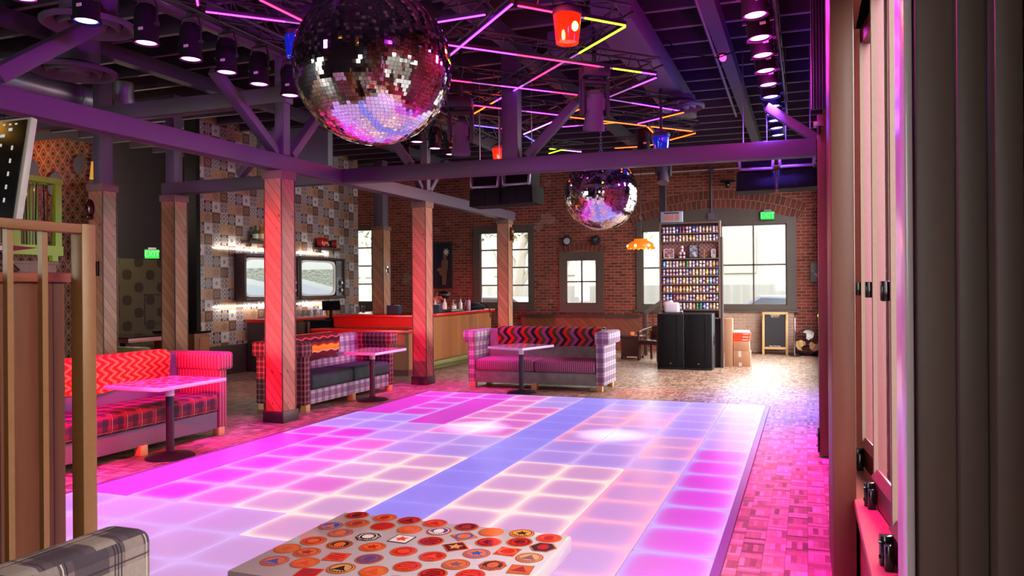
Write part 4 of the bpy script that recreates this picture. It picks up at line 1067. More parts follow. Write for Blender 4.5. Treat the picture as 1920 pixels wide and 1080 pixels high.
for (x, y), kd, cc in zip(pts, kind_, cols_):
    n, ph = shp[kd]; r = .047 if kd in 'o8' else (.054 if kd != 'h' else .05); sx = 1.0; ph += rnd.uniform(-.2, .2)
    def poly(rr): return [(rr * sx * math.cos(ph + 2 * PI * i / n), rr * math.sin(ph + 2 * PI * i / n)) for i in range(n)]
    mb = MB(); f = cc[0]; m2 = cc[1]
    mb.prism(poly(r), 0, .0012, 'XY', 0); mb.prism(poly(r * .86), 0, .0018, 'XY', 1)
    o = mb.build('patch', [rim if f != 'w' else bm_['k'], bm_[f]], t, (x + 1.28, y - 2.30, .7502)); o['label'] = names[f] + ' cloth patch'
    e = MB(); v_ = rnd.randrange(5)
    if v_ == 0: e.prism([(r * .5 * math.cos(2 * PI * i / 10) * (1 if i % 2 else .5), r * .5 * math.sin(2 * PI * i / 10) * (1 if i % 2 else .5)) for i in range(10)], .0018, .0024, 'XY')
    elif v_ == 1: e.prism([(r * .62 * math.cos(2 * PI * i / 24), r * .62 * math.sin(2 * PI * i / 24)) for i in range(24)], .0018, .0024, 'XY', 0, [(r * .46 * math.cos(2 * PI * i / 24), r * .46 * math.sin(2 * PI * i / 24)) for i in range(24)])
    elif v_ == 2:
        for q in (-1, 0, 1): e.box((0, q * r * .34, .0021), (r * (1.1 - .3 * abs(q)), r * .16, .0006))
    elif v_ == 3: e.prism([(-r * .5, -r * .35), (r * .5, -r * .35), (r * .2, r * .1), (0, r * .5), (-r * .25, r * .05)], .0018, .0024, 'XY')
    else:
        e.prism([(r * .4 * math.cos(2 * PI * i / 16), r * .5 * math.sin(2 * PI * i / 16)) for i in range(16)], .0018, .0024, 'XY'); e.box((0, 0, .0026), (r * .5, r * .12, .0006))
    if kd in 'o8':
        e.prism([(r * .80 * math.cos(2 * PI * i / 28), r * .80 * math.sin(2 * PI * i / 28)) for i in range(28)], .0018, .0022, 'XY', 0, [(r * .73 * math.cos(2 * PI * i / 28), r * .73 * math.sin(2 * PI * i / 28)) for i in range(28)])
        for q in range(7):
            a = PI * (.2 + .6 * q / 6) + PI; e.box((r * .62 * math.cos(a), r * .62 * math.sin(a), .002), (r * .10, r * .14, .0006), rot=RZ(math.degrees(a) - 90))
    e.build('emblem', bm_[m2], o)
# ------------------------------------------------------------------ left foreground: railing, booth, screen
t = thing('gold_railing', 'gold brown metal railing with square balusters at the left edge', 'railing', (-2.60, 1.3, 0))
MB().box((-.03, .90, .95), (.06, .06, 1.9), bev=.004).build('post', M['brass_paint'], t)
MB().box((-.03, .12, 1.88), (.06, 1.5, .035), bev=.004).build('top_rail', M['brass_paint'], t)
for q in range(6): MB().box((-.03, .735 - q * .128, .94), (.022, .022, 1.86)).build('baluster', M['brass_paint'], t)
MB().box((-.03, .12, .06), (.04, 1.5, .03)).build('bottom_rail', M['brass_paint'], t)
t = thing('wood_booth', 'walnut panelled booth with orange ledge behind the gold railing', 'booth', (-3.2, 1.35, 0))
MB().box((.0, 0, .84), (.84, 1.78, 1.68)).build('panelling', M['walnut'], t)
MB().box((.0, 0, 1.697), (.90, 1.84, .036), bev=.006).build('ledge', M['orange_oak'], t)
t = thing('touch_screen', 'dark screen in a white case leaning at the upper left edge', 'screen', (-3.30, 2.17, 1.715))
R = RX(-9)
MB().box(R @ Vector((0, .012, .43)), (.62, .03, .44), bev=.006, rot=R).build('case', M['cream'], t)
MB().box(R @ Vector((0, -.005, .43)), (.585, .006, .415), rot=R).build('display', M['gloss_black'], t)
ui = MB()
for (a, b, w_, h_) in [(.11, .575, .03, .012), (.17, .575, .025, .012), (.10, .535, .03, .012), (.16, .535, .025, .012), (.21, .60, .02, .012), (.13, .33, .012, .012)] + [(.0 + q * .034, .622, .012, .006) for q in range(8)] + [(.235, .30 + q * .055, .008, .018) for q in range(5)]:
    MB().box(R @ Vector((a, -.0095, b)), (w_, .002, h_), rot=R).build('icon', M['ui'], t)
MB().lathe([(.11, 0), (.11, .012), (.02, .02), (.018, .23)], (0, .03, .0), 20).build('stand', M['cream'], t)
one('desk_cable', MB().tube([(-3.25, 1.95, 1.90), (-3.05, 2.02, 1.86), (-2.92, 2.08, 1.79), (-2.87, 2.12, 1.72)], .010, 8), M['steel'], 'upper silver cable curving down onto the booth ledge', 'cable', 'cables on the booth')
one('desk_cable', MB().tube([(-3.3, 1.95, 1.83), (-3.08, 2.0, 1.81), (-2.95, 2.05, 1.77), (-2.9, 2.09, 1.725)], .013, 8), M['steel'], 'thick silver cable lying lower on the booth ledge', 'cable', 'cables on the booth')
one('desk_cable', MB().tube([(-3.3, 1.85, 1.95), (-3.12, 1.97, 1.92), (-3.02, 2.02, 1.85), (-2.95, 2.05, 1.80)], .007, 8), M['black'], 'thin black cable over the booth ledge', 'cable', 'cables on the booth')
one('desk_gadget', MB().box((-3.1, 1.95, 1.735), (.16, .12, .035), bev=.01), M['black'], 'small black gadget on the booth ledge', 'gadget')
t = thing('pennant', 'pink triangular pennant behind the railing', 'pennant', (-3.22, 2.2, 1.815))
MB().prism([(-.15, -.035), (-.15, .05), (.34, .0)], 0, .004, 'XZ').build('felt', plain('pink felt', '#c22a62', .9), t)
MB().prism([(-.13, -.025), (-.13, .038), (.03, .022), (.03, -.012)], -.002, .0, 'XZ').build('emblem', plain('teal felt', '#2f6a58', .9), t)
lt = MB()
for q, (a, h_) in enumerate(((.06, .028), (.085, .022), (.11, .024), (.13, .018), (.15, .018), (.17, .016))): lt.box((a, -.002, .004), (.014, .003, h_))
lt.build('lettering', M['cream'], t)
MB().cyl((-.15, .005, -.1), (-.15, .005, .08), .008, seg=8).build('stick', M['tan'], t)

# ------------------------------------------------------------------ far left: wallpapered screen, green cage, alcove
cu = bpy.data.curves.new('wallpaper_screen', 'CURVE'); cu.dimensions = '2D'; cu.fill_mode = 'BOTH'; cu.extrude = .03
def spl(p):
    s = cu.splines.new('POLY'); s.points.add(len(p) - 1); s.use_cyclic_u = True
    for q, (x, z) in zip(s.points, p): q.co = (x, z, 0, 1)
circ = lambda x, z, r, n=36: [(x + r * math.cos(2 * PI * i / n), z + r * math.sin(2 * PI * i / n)) for i in range(n)]
spl([(-12.6, .0), (-10.33, .0), (-10.33, 3.3)] + [(-10.33 + .0 - .0, 3.3)] + [(-10.25, 3.86), (-10.75, 3.97), (-12.6, 3.97)])
spl(circ(-11.5, 3.50, .20)); spl(circ(-10.50, 3.56, .155)); spl(circ(-11.0, 3.28, .2))
tmp = bpy.data.objects.new('tmp_screen', cu); C.objects.link(tmp)
dg = bpy.context.evaluated_depsgraph_get(); me = bpy.data.meshes.new_from_object(tmp.evaluated_get(dg)); bpy.data.objects.remove(tmp)
uvl = me.uv_layers.active or me.uv_layers.new(name='UVMap')
for lp in me.loops: uvl.data[lp.index].uv = me.vertices[lp.vertex_index].co[:2]
me.materials.clear(); me.materials.append(M['ogee'])
o = bpy.data.objects.new('wallpaper_screen', me); C.objects.link(o); o.location = (0, 8.72, 0); o.rotation_euler = (PI / 2, 0, 0)
tag(o, 'ogee wallpapered screen with round cutouts at far left', 'partition')
t = thing('pendant_lamp', 'woven yellow lamp shade glimpsed through the round cutout', 'lamp', (-10.72, 9.25, 3.62))
MB().lathe([(.17, -.2), (.17, .05)], (0, 0, 0), 28, caps=False).build('shade', glow('woven amber shade', (1, .5, .06), .45, '#b08a3c'), t)
MB().cyl((0, 0, .0), (0, 0, 1.1), .006, seg=6).build('cord', M['black'], t)
L = bpy.data.lights.new('lamp_glow', 'POINT'); L.energy = 9; L.color = (1, .35, .06); L.shadow_soft_size = .08
lo = bpy.data.objects.new('lamp_glow', L); lo.location = (-11.3, 8.25, 3.75); C.objects.link(lo)
t = thing('bulb_lamp', 'amber bulb hung before the ogee wallpapered screen', 'lamp', (-11.3, 8.15, 3.9))
MB().sphere((0, 0, 0), .05, 14).build('bulb', M['lamp_bulb'], t); MB().cyl((0, 0, .04), (0, 0, .9), .006, seg=6).build('cord', M['black'], t)
t = thing('added_alcove_bulb', 'unseen warm bulb added behind the far left post to brighten the alcove', 'lamp', (-12.4, 10.9, 3.5))  # hidden lamp added to lift the dark alcove
MB().sphere((0, 0, 0), .06, 14).build('bulb', M['lamp_bulb'], t); MB().cyl((0, 0, .05), (0, 0, 1.2), .006, seg=6).build('cord', M['black'], t)
L = bpy.data.lights.new('alcove_fill', 'POINT'); L.energy = 190; L.color = (1, .72, .58); L.shadow_soft_size = .07; lo = bpy.data.objects.new('alcove_fill', L); lo.location = (-12.4, 10.9, 3.36); C.objects.link(lo)
t = thing('green_cage', 'lime green framed cage with hanging beads at far left', 'cage', (-10.55, 7.6, 2.18))
fr = MB()
for yy in (-.62, .0, .62): fr.box((.22, yy, .52), (.06, .10, 1.04)); 
fr.box((.22, 0, 1.04), (.10, 1.36, .08)); fr.box((.22, 0, .03), (.09, 1.36, .14)); fr.box((-.22, 0, .52), (.05, 1.3, 1.0)); fr.box((0, .62, .03), (.44, .08, .1)); fr.box((0, .62, 1.04), (.44, .08, .08))
fr.build('frame', M['lime'], t)
bd = MB()
for q in range(26):
    yy = -.56 + q * .045
    bd.tube([(.1 + .02 * math.sin(q), yy, 1.0), (.1, yy + .006 * math.sin(q * 2), .5), (.1, yy, .1)], .009, 6, q % 3)
bd.build('bead_string', [M['charcoal'], plain('orange beads', '#a0522d', .4), plain('pink beads', '#9c5a50', .4)], t)
MB().box((.22, .56, -.06), (.07, .09, .12)).build('bracket', M['lime'], t)
one('booth_counter', MB().box((-10.45, 7.3, 1.0), (.3, 1.75, 2.02)).box((-10.45, 7.3, 2.03), (.36, 1.8, .04)), M['walnut'], 'tall wooden counter under the lime green cage', 'counter')
t = thing('wall_mask', 'dark red carved mask on the boarded post at far left', 'mask', (-9.27, 7.86, 2.76))
mb = MB(); mb.sphere((0, 0, 0), .1, 20, sc=(.75, .5, 1.25)); mb.sphere((0, -.05, -.02), .03, 10, sc=(.7, 1, 1.3)); mb.sphere((-.03, -.045, .035), .02, 8); mb.sphere((.03, -.045, .035), .02, 8); mb.sphere((0, -.03, -.12), .05, 10, sc=(1, .6, .9))
mb.build('face', plain('dark red glazed wood', '#4a1518', .25), t)
def picture(lab, loc, w_, h_, rz, mat, frame='darkwood', grp=None, cat='picture', name='framed_picture', mat_w=.0):
    t = thing(name, lab, cat, loc, rz, grp); f = MB(); b = .03 if min(w_, h_) > .3 else .014
    for c, d in (((0, 0, h_ / 2 - b / 2), (w_, .03, b)), ((0, 0, -h_ / 2 + b / 2), (w_, .03, b)), ((-w_ / 2 + b / 2, 0, 0), (b, .03, h_)), ((w_ / 2 - b / 2, 0, 0), (b, .03, h_))): f.box(c, d)
    f.build('frame', M[frame], t); MB().box((0, .004, 0), (w_ - b, .012, h_ - b)).build('print', mat, t); return t
def art(name, sky, land, fig, sc_=3.0):
    k = NB(name, .4); u, v = k.uv(); n = k.noise(k.vec(u, v), sc_ * 3, 4, .6)
    c = k.mix(k.step(.5, k.m('ADD', n, k.m('MULTIPLY', v, .5))), land, sky); c = k.mix(k.step(.62, k.noise(k.vec(u, v), sc_, 2)), c, fig); k.col(c); return k.mat
picture('dark framed picture on the dotted wallpaper at left', (-13.95, 13.42, 1.19), .52, .68, PI / 2, art('dim landscape print', '#40404a', '#2a2c26', '#7a7470', 5))
picture('small dark frame on the far left post beside the railing', (-9.17, 7.86, 1.93), .1, .2, 0, M['gloss_black'], cat='frame', name='framed_notice')
struct('trim_13', MB().box((-13.96, 13.2, 1.3), (.05, 2.4, 2.02)), M['dots'])
struct('trim_14', MB().box((-13.94, 12.42, 1.3), (.08, .1, 2.05)), M['capwood'])
t = thing('alcove_table', 'dark alcove table with pink top edge behind the left sofa', 'table', (-10.95, 9.95, 0))
MB().box((0, 0, .80), (1.0, .8, .07), bev=.004).build('tabletop', plain('dusty pink laminate', '#b06a68', .4), t); MB().box((0, 0, .845), (1.02, .82, .02)).build('glass', M['gloss_black'], t)
MB().box((0, 0, .38), (.12, .12, .76)).build('column', M['charcoal'], t); MB().box((0, 0, .02), (.5, .5, .04)).build('base', M['charcoal'], t)
t = thing('olive_bench', 'olive painted bench in front of the alcove table', 'bench', (-10.0, 9.1, 0))
MB().box((0, 0, .70), (1.0, .06, .10), bev=.01).build('back_rail', M['olive'], t); MB().box((0, .16, .42), (1.0, .30, .06), bev=.01).build('seat', M['olive'], t)
for x in (-.45, .45): MB().box((x, .0, .35), (.05, .05, .7)).build('leg', M['darkwood'], t); MB().box((x, .28, .2), (.05, .05, .4)).build('leg', M['darkwood'], t)
one('alcove_counter', MB().box((-11.6, 13.3, .5), (.9, .8, 1.0)).box((-11.6, 13.3, 1.01), (.95, .85, .04)), M['walnut'], 'low wooden counter beneath the dark framed picture', 'counter')
t = thing('end_cabinet', 'wood cabinet at the left end of the tiled wall', 'cabinet', (-10.72, 10.95, 0))
MB().box((0, 0, .42), (.92, .36, .84)).build('body', M['walnut'], t); MB().box((0, 0, .865), (.96, .40, .035)).build('top', M['gloss_black'], t); MB().box((.466, .05, .42), (.012, .22, .7)).build('door', M['cedar'], t)
one('brass_sconce', MB().cyl((-12.2, 13.0, 1.35), (-12.2, 13.0, 1.75), .035, seg=12), glow('dim brass tube', (1, .5, .06), .35, '#a8802c'), 'thin glowing brass tube in the dark gap beside the tiled wall', 'sconce')
def exit_sign(lab, loc, rz, sx=.34, refl=True):
    t = thing('exit_sign', lab, 'exit sign', loc, rz, 'green exit signs')
    MB().box((0, .02, 0), (sx, .04, .21), bev=.004).build('housing', M['charcoal'], t)
    MB().box((0, -.003, 0), (sx - .03, .008, .185)).build('panel', M['exit_green'], t)
    text('EXIT', .17, M['exit_letter'], t, (0, -.009, 0), (PI / 2, 0, 0), sx=.95 * (sx / .34))
    MB().box((0, .03, .12), (sx * .5, .03, .04)).build('mount', M['dull_steel'], t)
exit_sign('green EXIT sign on the dark wall at left over the dotted wallpaper', (-13.2, 12.68, 2.39), .7, .30)
exit_sign('green EXIT sign over the wide back window at right', (-.86, 18.9, 3.29), 0, .34)
exit_sign('green EXIT sign mostly hidden behind the post before the tall back window', (-7.60, 18.82, 3.21), .0, .34)
for p, en in (((-13.35, 12.5, 2.35), 5), ((-.86, 18.75, 3.25), 3)):
    L = bpy.data.lights.new('exit_glow', 'POINT'); L.energy = en * .25; L.color = (.02, 1, .08); L.shadow_soft_size = .12; lo = bpy.data.objects.new('exit_glow', L); lo.location = p; C.objects.link(lo)

# ------------------------------------------------------------------ tiled wall, televisions, shelves
mb = MB(); mb.box((-10.62, 13.78, 2.5), (.24, 5.22, 5.0), 0)
struct('wall_bar', mb, [M['tile']])
struct('trim_15', MB().box((-10.62, 11.12, 2.5), (.26, .10, 5.0)), M['black'])
struct('baseboard_bar', MB().box((-10.48, 13.8, .28), (.04, 5.2, .56)), M['darkwood'])
def rrect(w_, h_, p=6, n=48):
    o = []
    for i in range(n):
        a = 2 * PI * i / n; c, s = math.cos(a), math.sin(a); rr = (abs(c) ** p + abs(s) ** p) ** (-1 / p)
        o.append((w_ / 2 * rr * c, h_ / 2 * rr * s))
    return o
def tv(lab, y, w_):
    """old console television: local x runs along the wall, -y faces the room"""
    t = thing('television', lab, 'television', (-10.475, y, 1.86), PI / 2, 'televisions on the tiled wall')
    h_ = .92; f = MB()
    for c, d in (((0, -.12, h_ / 2 - .02), (w_, .26, .05)), ((0, -.12, -h_ / 2 + .03), (w_, .26, .07)), ((-w_ / 2 + .02, -.12, 0), (.05, .26, h_)), ((w_ / 2 - .02, -.12, 0), (.05, .26, h_))): f.box(c, d, bev=.008)
    f.box((0, -.06, 0), (w_ - .06, .1, h_ - .06)); f.build('cabinet', M['darkwood'], t)
    sw = w_ - .42; sx = -.15
    b = MB(); b.prism([(x + sx, z) for x, z in rrect(sw + .06, h_ - .14, 10)], -.20, -.12, 'XZ', 0, [(x + sx, z) for x, z in rrect(sw - .02, h_ - .21, 7)]); b.build('bezel', M['cream'], t)
    P = rrect(sw - .015, h_ - .205, 7); vs = [(sx, -.178, 0)] + [(x + sx, -.160, z) for x, z in P]
    uv = [(.5, .5)] + [(x / sw + .5, z / (h_ - .2) + .5) for x, z in P]
    s = MB(); s.add(vs, [(0, i + 1, (i + 1) % len(P) + 1) for i in range(len(P))], 0, uv); s.build('screen', M['tv'], t)
    p = MB(); px = w_ / 2 - .17; p.box((px, -.17, 0), (.26, .06, h_ - .12)); p.build('control_panel', M['dull_steel'], t)
    g = MB()
    for q in range(12): g.box((px, -.203, .04 + q * .028), (.22, .008, .014))
    g.build('speaker_grille', M['gloss_black'], t)
    for q, z in enumerate((-.10, -.27)):
        n = MB(); n.cyl((px + .04, -.2, z), (px + .04, -.215, z), .075, seg=28); n.cyl((px + .04, -.215, z), (px + .04, -.245, z), .04, .035, 20, 1); n.box((px + .04, -.248, z), (.06, .012, .014), 1)
        n.build('knob', [M['gloss_black'], M['steel']], t)
    for z in (-.06, -.12, -.18, -.24, -.30): MB().cyl((px - .075, -.2, z), (px - .075, -.212, z), .012, seg=8).build('button', M['cream'], t)
    bl = MB(); bl.box((0, .005, h_ / 2 - .08), (w_ - .1, .012, .02)); bl.box((0, .005, -h_ / 2 + .08), (w_ - .1, .012, .02)); bl.box((-w_ / 2 + .1, .005, 0), (.02, .012, h_ - .2)); bl.build('added_glow_strip', M['tile_glow'], t)  # glowing strips added to brighten the wall behind
tv('old console television on the tiled wall, left of the front post', 12.87, 1.68)
tv('old console television on the tiled wall, right of the front post, with round knobs', 14.58, 1.68)
for y in (12.1, 13.0, 14.6):  # area lights added for the pale glow on the tiles
    for z in (2.42, 1.30):
        L = bpy.data.lights.new('added_tile_glow', 'AREA'); L.shape = 'RECTANGLE'; L.size = .04; L.size_y = 1.1; L.energy = 3.5; L.color = (1, .97, .85)
        lo = bpy.data.objects.new('added_tile_glow', L); lo.location = (-10.43, y, z); lo.rotation_euler = (0, rad(50 if z < 2 else 130), 0); C.objects.link(lo)
for lab, y, z in (('dark shelf with bottles above the left television', 12.62, 2.56), ('dark shelf with red radio above the right television', 14.92, 2.53)):
    t = thing('wall_shelf', lab, 'shelf', (-10.38, y, z), group='small shelves on the tiled wall')
    MB().box((0, 0, 0), (.22, .78, .06), bev=.004).build('board', M['darkwood'], t)
    for s in (-.25, .25): MB().box((-.04, s, -.06), (.12, .03, .06)).build('bracket', M['darkwood'], t)
def bottle(name, lab, loc, h_, r, mat, cap='gloss_black', grp=None, cat='bottle'):
    t = thing(name, lab, cat, loc, group=grp)
    MB().lathe([(r * .9, 0), (r, .01), (r, h_ * .55), (r * .75, h_ * .66), (r * .33, h_ * .76), (r * .3, h_ * .94)], (0, 0, 0), 18).build('glass', mat, t)
    MB().lathe([(r * .36, h_ * .93), (r * .36, h_)], (0, 0, 0), 14).build('cap', M[cap], t)
    MB().lathe([(r * 1.01, h_ * .15), (r * 1.01, h_ * .45)], (0, 0, 0), 18, caps=False).build('paper_label', M['cream'], t); return t
gl = lambda n, c: plain(n, c, .12, grain=.03)
bottle('liquor_bottle', 'green bottle on the left tiled wall shelf', (-10.36, 12.50, 2.59), .30, .055, gl('green bottle glass', '#2f6a3c'))
bottle('liquor_bottle', 'amber bottle on the left tiled wall shelf', (-10.36, 12.66, 2.59), .33, .075, gl('amber bottle glass', '#c07a1c'), 'tan')
picture('dark blue picture leaning on the left tiled wall shelf', (-10.38, 12.90, 2.74), .22, .30, PI / 2, art('night print', '#20263c', '#14141c', '#3a4a5a', 6), cat='picture', name='small_picture')
t = thing('red_radio', 'red rounded radio on the right tiled wall shelf', 'radio', (-10.36, 14.72, 2.56))
MB().box((0, 0, .11), (.17, .26, .21), bev=.05, seg=4).build('body', plain('red bakelite', '#b0101c', .2), t); MB().box((.086, .02, .10), (.008, .16, .05), bev=.003).build('dial', M['tan'], t)
for s in (-.07, .09): MB().cyl((.08, s, .05), (.1, s, .05), .018, seg=12).build('knob', M['cream'], t)
picture('empty black box frame in the middle of the right tiled wall shelf', (-10.36, 14.97, 2.645), .18, .17, PI / 2, M['gloss_black'], 'charcoal', cat='frame', name='shadow_box')
t = thing('toy_drum', 'small drum with tan skin on the right tiled wall shelf', 'drum', (-10.36, 15.15, 2.66))
MB().cyl((-.04, -.05, 0), (.05, .03, 0), .095, seg=28).build('shell', plain('red drum shell', '#8a1c24', .4), t); MB().cyl((.05, .03, 0), (.056, .035, 0), .092, seg=28).build('drumhead', M['tan'], t)

# ------------------------------------------------------------------ bar
t = thing('bar_counter', 'L shaped bar with red edge, dark top and cedar front', 'bar', (0, 0, 0))
mb = MB(); mb.box((-7.95, 13.35, .58), (1.9, .62, .92)); mb.box((-7.38, 14.95, .58), (.66, 3.4, .92)); mb.build('front', M['cedar'], t)
MB().box((-7.95, 13.03, .97), (1.92, .03, .17)).build('red_fascia', M['bar_red'], t)
mb = MB(); mb.box((-7.94, 13.33, 1.085), (1.96, .70, .06), bev=.008); mb.box((-7.36, 15.0, 1.085), (.76, 3.5, .06), bev=.008); mb.build('edge', M['bar_red'], t)
mb = MB(); mb.box((-7.94, 13.35, 1.118), (1.90, .62, .008)); mb.box((-7.37, 15.0, 1.1185), (.68, 3.4, .008)); mb.build('top', M['gloss_black'], t)
mb = MB(); mb.box((-7.95, 13.4, .06), (1.8, .5, .12)); mb.box((-7.40, 14.95, .06), (.6, 3.4, .12)); mb.build('plinth', M['olive'], t)
MB().box((-6.97, 15.0, .14), (.14, 3.5, .09), bev=.02).build('foot_step', M['olive'], t)
t = thing('low_bar_counter', 'lower red counter in front of the bar end', 'counter', (0, 0, 0))
MB().box((-7.9, 12.68, .83), (2.1, .72, .07), bev=.008).build('top', M['bar_red'], t); MB().box((-7.9, 12.72, .46), (1.98, .56, .68)).build('front', M['cedar'], t); MB().box((-7.9, 12.74, .06), (1.9, .5, .12)).build('plinth', plain('dark red plinth', '#5a1014', .5), t)
t = thing('back_bar', 'red topped back counter under the televisions', 'counter', (0, 0, 0))
MB().box((-10.16, 14.75, 1.0), (.56, 4.9, .07), bev=.006).build('top', M['bar_red'], t)
for q in range(4): 
    d = MB().box((-9.95, 12.9 + q * 1.22, .50), (.03, 1.1, .86)).build('door', M['walnut'], t); MB().box((-9.93, 12.5 + q * 1.22, .75), (.02, .02, .14)).build('handle', M['steel'], d)
MB().box((-10.2, 14.75, .49), (.46, 4.84, .96)).build('body', M['darkwood'], t)
def tumbler(lab, x, y, z, h_=.13, r=.038, grp='glasses on the back counter'):
    return one('drinking_glass', MB().lathe([(r * .8, 0), (r, h_), (r * .94, h_), (r * .74, .012), (.001, .012)], (0, 0, 0), 16, caps=False), M['glassware'], lab, 'glass', grp, (x, y, z))
for q in range(8):
    tumbler('clear glass %s from the left below the screens, beside the post between the sofas' % ordn[q], -10.12 + .09 * (q % 2), 13.45 + q * .105, 1.035, .14)
for q in range(7):
    tumbler('clear glass %s from the left, beside the narrow back window' % ordn[q], -10.1 + .08 * (q % 2), 15.25 + q * .12, 1.035, .17, .045)
t = thing('yellow_pot', 'small yellow pot on the back counter', 'pot', (-10.0, 14.42, 1.035)); MB().lathe([(.05, 0), (.07, .12), (.06, .12), (.05, .02), (.001, .02)], (0, 0, 0), 18, caps=False).build('body', plain('yellow glaze', '#c99a14', .3), t); MB().sphere((0, 0, .12), .05, 12).build('flower', plain('yellow petals', '#d8a818', .8), t)
t = thing('till_screen', 'black till screen tilted on the bar', 'till', (-9.2, 13.35, 1.0), .7)
MB().box((0, 0, .28), (.36, .03, .22), bev=.006, rot=RX(-35)).build('display', M['gloss_black'], t); MB().box((0, .06, .14), (.06, .06, .24)).build('stand', M['black'], t); MB().box((0, .04, .01), (.22, .2, .03)).build('base', M['black'], t)
t = thing('till_stand', 'dark equipment stand behind the low red counter', 'stand', (-9.25, 13.3, 0))
MB().box((0, 0, .48), (.5, .5, .96)).build('body', M['black'], t); MB().box((.0, -.1, .985), (.56, .6, .03)).build('shelf', M['black'], t)
t = thing('receipt_printer', 'black receipt machine with hanging cables beside the bar end', 'printer', (-9.08, 12.98, .62)); MB().box((0, 0, .1), (.26, .2, .2), bev=.02).build('body', M['black'], t)
MB().tube([(-.1, -.1, .1), (-.05, -.16, -.02), (.05, -.14, .0), (.1, -.1, .12)], .01, 6).build('cable', M['gloss_black'], t); MB().box((0, .12, -.3), (.3, .06, .6)).build('bracket', M['black'], t)
for lab, x, y in (('dark blue napkin caddy on the bar left of the corner post', -7.85, 13.55), ('dark blue napkin caddy on the bar right of the corner post', -7.2, 14.05)):
    t = thing('napkin_caddy', lab, 'caddy', (x, y, 1.122), group='caddies on the bar'); mb = MB(); b = plain('navy plastic', '#22203c', .35)
    for c, d in (((0, -.07, .08), (.26, .012, .16)), ((0, .07, .08), (.26, .012, .16)), ((-.125, 0, .08), (.012, .14, .16)), ((.125, 0, .08), (.012, .14, .16)), ((0, 0, .08), (.01, .13, .16)), ((0, 0, .006), (.26, .14, .012))): mb.box(c, d)
    mb.build('box', b, t); MB().box((.06, 0, .1), (.1, .1, .13), bev=.004).build('napkins', M['white'], t)
bl_ = [('tall pale bottle with spout on the bar beside the bending person', -7.55, 14.75, .26, .04, gl('pale bottle glass', '#c9c4bc')), ('clear white bottle in the middle of the bar bottles', -7.42, 14.95, .28, .05, gl('milky bottle glass', '#d8d4d0')),
       ('slim golden bottle on the bar', -7.30, 15.12, .25, .035, gl('gold bottle glass', '#a8883c')), ('dark violet bottle on the bar', -7.36, 15.32, .25, .04, gl('violet bottle glass', '#3a2c5a')), ('white necked bottle next to the pink flask', -7.26, 15.42, .27, .04, gl('white bottle glass', '#dcdcd4'))]
for lab, x, y, h_, r, m_ in bl_: bottle('bar_bottle', lab, (x, y, 1.122), h_, r, m_, grp='bottles on the bar')
t = thing('flask', 'pink flask with dark lid on the bar', 'flask', (-7.22, 15.72, 1.122)); MB().lathe([(.055, 0), (.06, .01), (.06, .19), (.04, .23)], (0, 0, 0), 20).build('body', plain('pink flask paint', '#cc8aa0', .3), t); MB().lathe([(.035, .228), (.035, .26), (.02, .275)], (0, 0, 0), 16).build('lid', M['charcoal'], t)
one('bar_tray', MB().box((0, 0, .012), (.34, .6, .02), bev=.006).box((0, 0, .03), (.30, .56, .02), bev=.005), M['dull_steel'], 'metal drip tray on the bar under the bottles', 'tray', None, (-7.22, 14.85, 1.122))
t = thing('dark_bag', 'slumped dark bag on the far end of the bar', 'bag', (-7.32, 16.35, 1.122)); mb = MB(); mb.sphere((0, -.05, .06), .17, 20, sc=(1.0, 1.6, .62)); mb.sphere((.02, .2, .05), .13, 16, sc=(1, 1.5, .6)); mb.sphere((0, -.2, .05), .11, 16, sc=(1, 1.2, .7)); mb.build('body', M['black'], t); MB().tube([(.16, -.1, .14), (.3, -.05, .1), (.37, 0, -.02), (.37, .02, -.2)], .012, 6).build('strap', M['black'], t)

# person bending over the bar
def skin_body(name, chains, mat, parent):
    V, E, Rr = [], [], []
    idx = {}
    for ch in chains:
        last = None
        for key_, p, r in ch:
            if key_ not in idx: idx[key_] = len(V); V.append(p); Rr.append(r)
            if last is not None: E.append((last, idx[key_]))
            last = idx[key_]
    me = bpy.data.meshes.new(name); me.from_pydata(V, E, []); o = bpy.data.objects.new(name, me); C.objects.link(o)
    o.modifiers.new('skin', 'SKIN'); o.modifiers['skin'].use_smooth_shade = True
    for q, r in zip(me.skin_vertices[0].data, Rr): q.radius = (r, r) if not isinstance(r, tuple) else r
    me.skin_vertices[0].data[0].use_root = True
    s = o.modifiers.new('sub', 'SUBSURF'); s.levels = 2; s.render_levels = 2
    me.materials.append(mat); o.parent = parent; return o
P = thing('person', 'person with short black hair bending forward behind the bar bottles', 'person', (-8.05, 15.25, 0))
skin_body('body', [
    [('pel', (0, 0, .95), (.16, .13)), ('wst', (.06, .0, 1.08), (.14, .12)), ('chs', (.18, 0, 1.27), (.17, .14)), ('nk0', (.27, .0, 1.37), .075), ('nk1', (.33, 0, 1.42), .058), ('hd0', (.38, .0, 1.44), .085), ('hd1', (.46, 0, 1.435), .095), ('hd2', (.53, 0, 1.42), .07)],
    [('pel', 0, 0), ('hl', (0, .1, .88), .1), ('kl', (-.02, .11, .48), .075), ('al', (-.04, .11, .08), .045), ('tl', (.1, .12, .04), .035)],
    [('pel', 0, 0), ('hr', (0, -.1, .88), .1), ('kr', (-.02, -.11, .48), .075), ('ar', (-.04, -.11, .08), .045), ('tr', (.1, -.12, .04), .035)],
    [('chs', 0, 0), ('sl', (.2, .2, 1.30), .07), ('el', (.3, .27, 1.08), .05), ('wl', (.46, .2, 1.16), .034), ('pl', (.52, .18, 1.165), .036)],
    [('chs', 0, 0), ('sr', (.2, -.2, 1.30), .07), ('er', (.3, -.27, 1.08), .05), ('wr', (.46, -.2, 1.16), .034), ('pr', (.52, -.18, 1.165), .036)]], M['skin'], P)
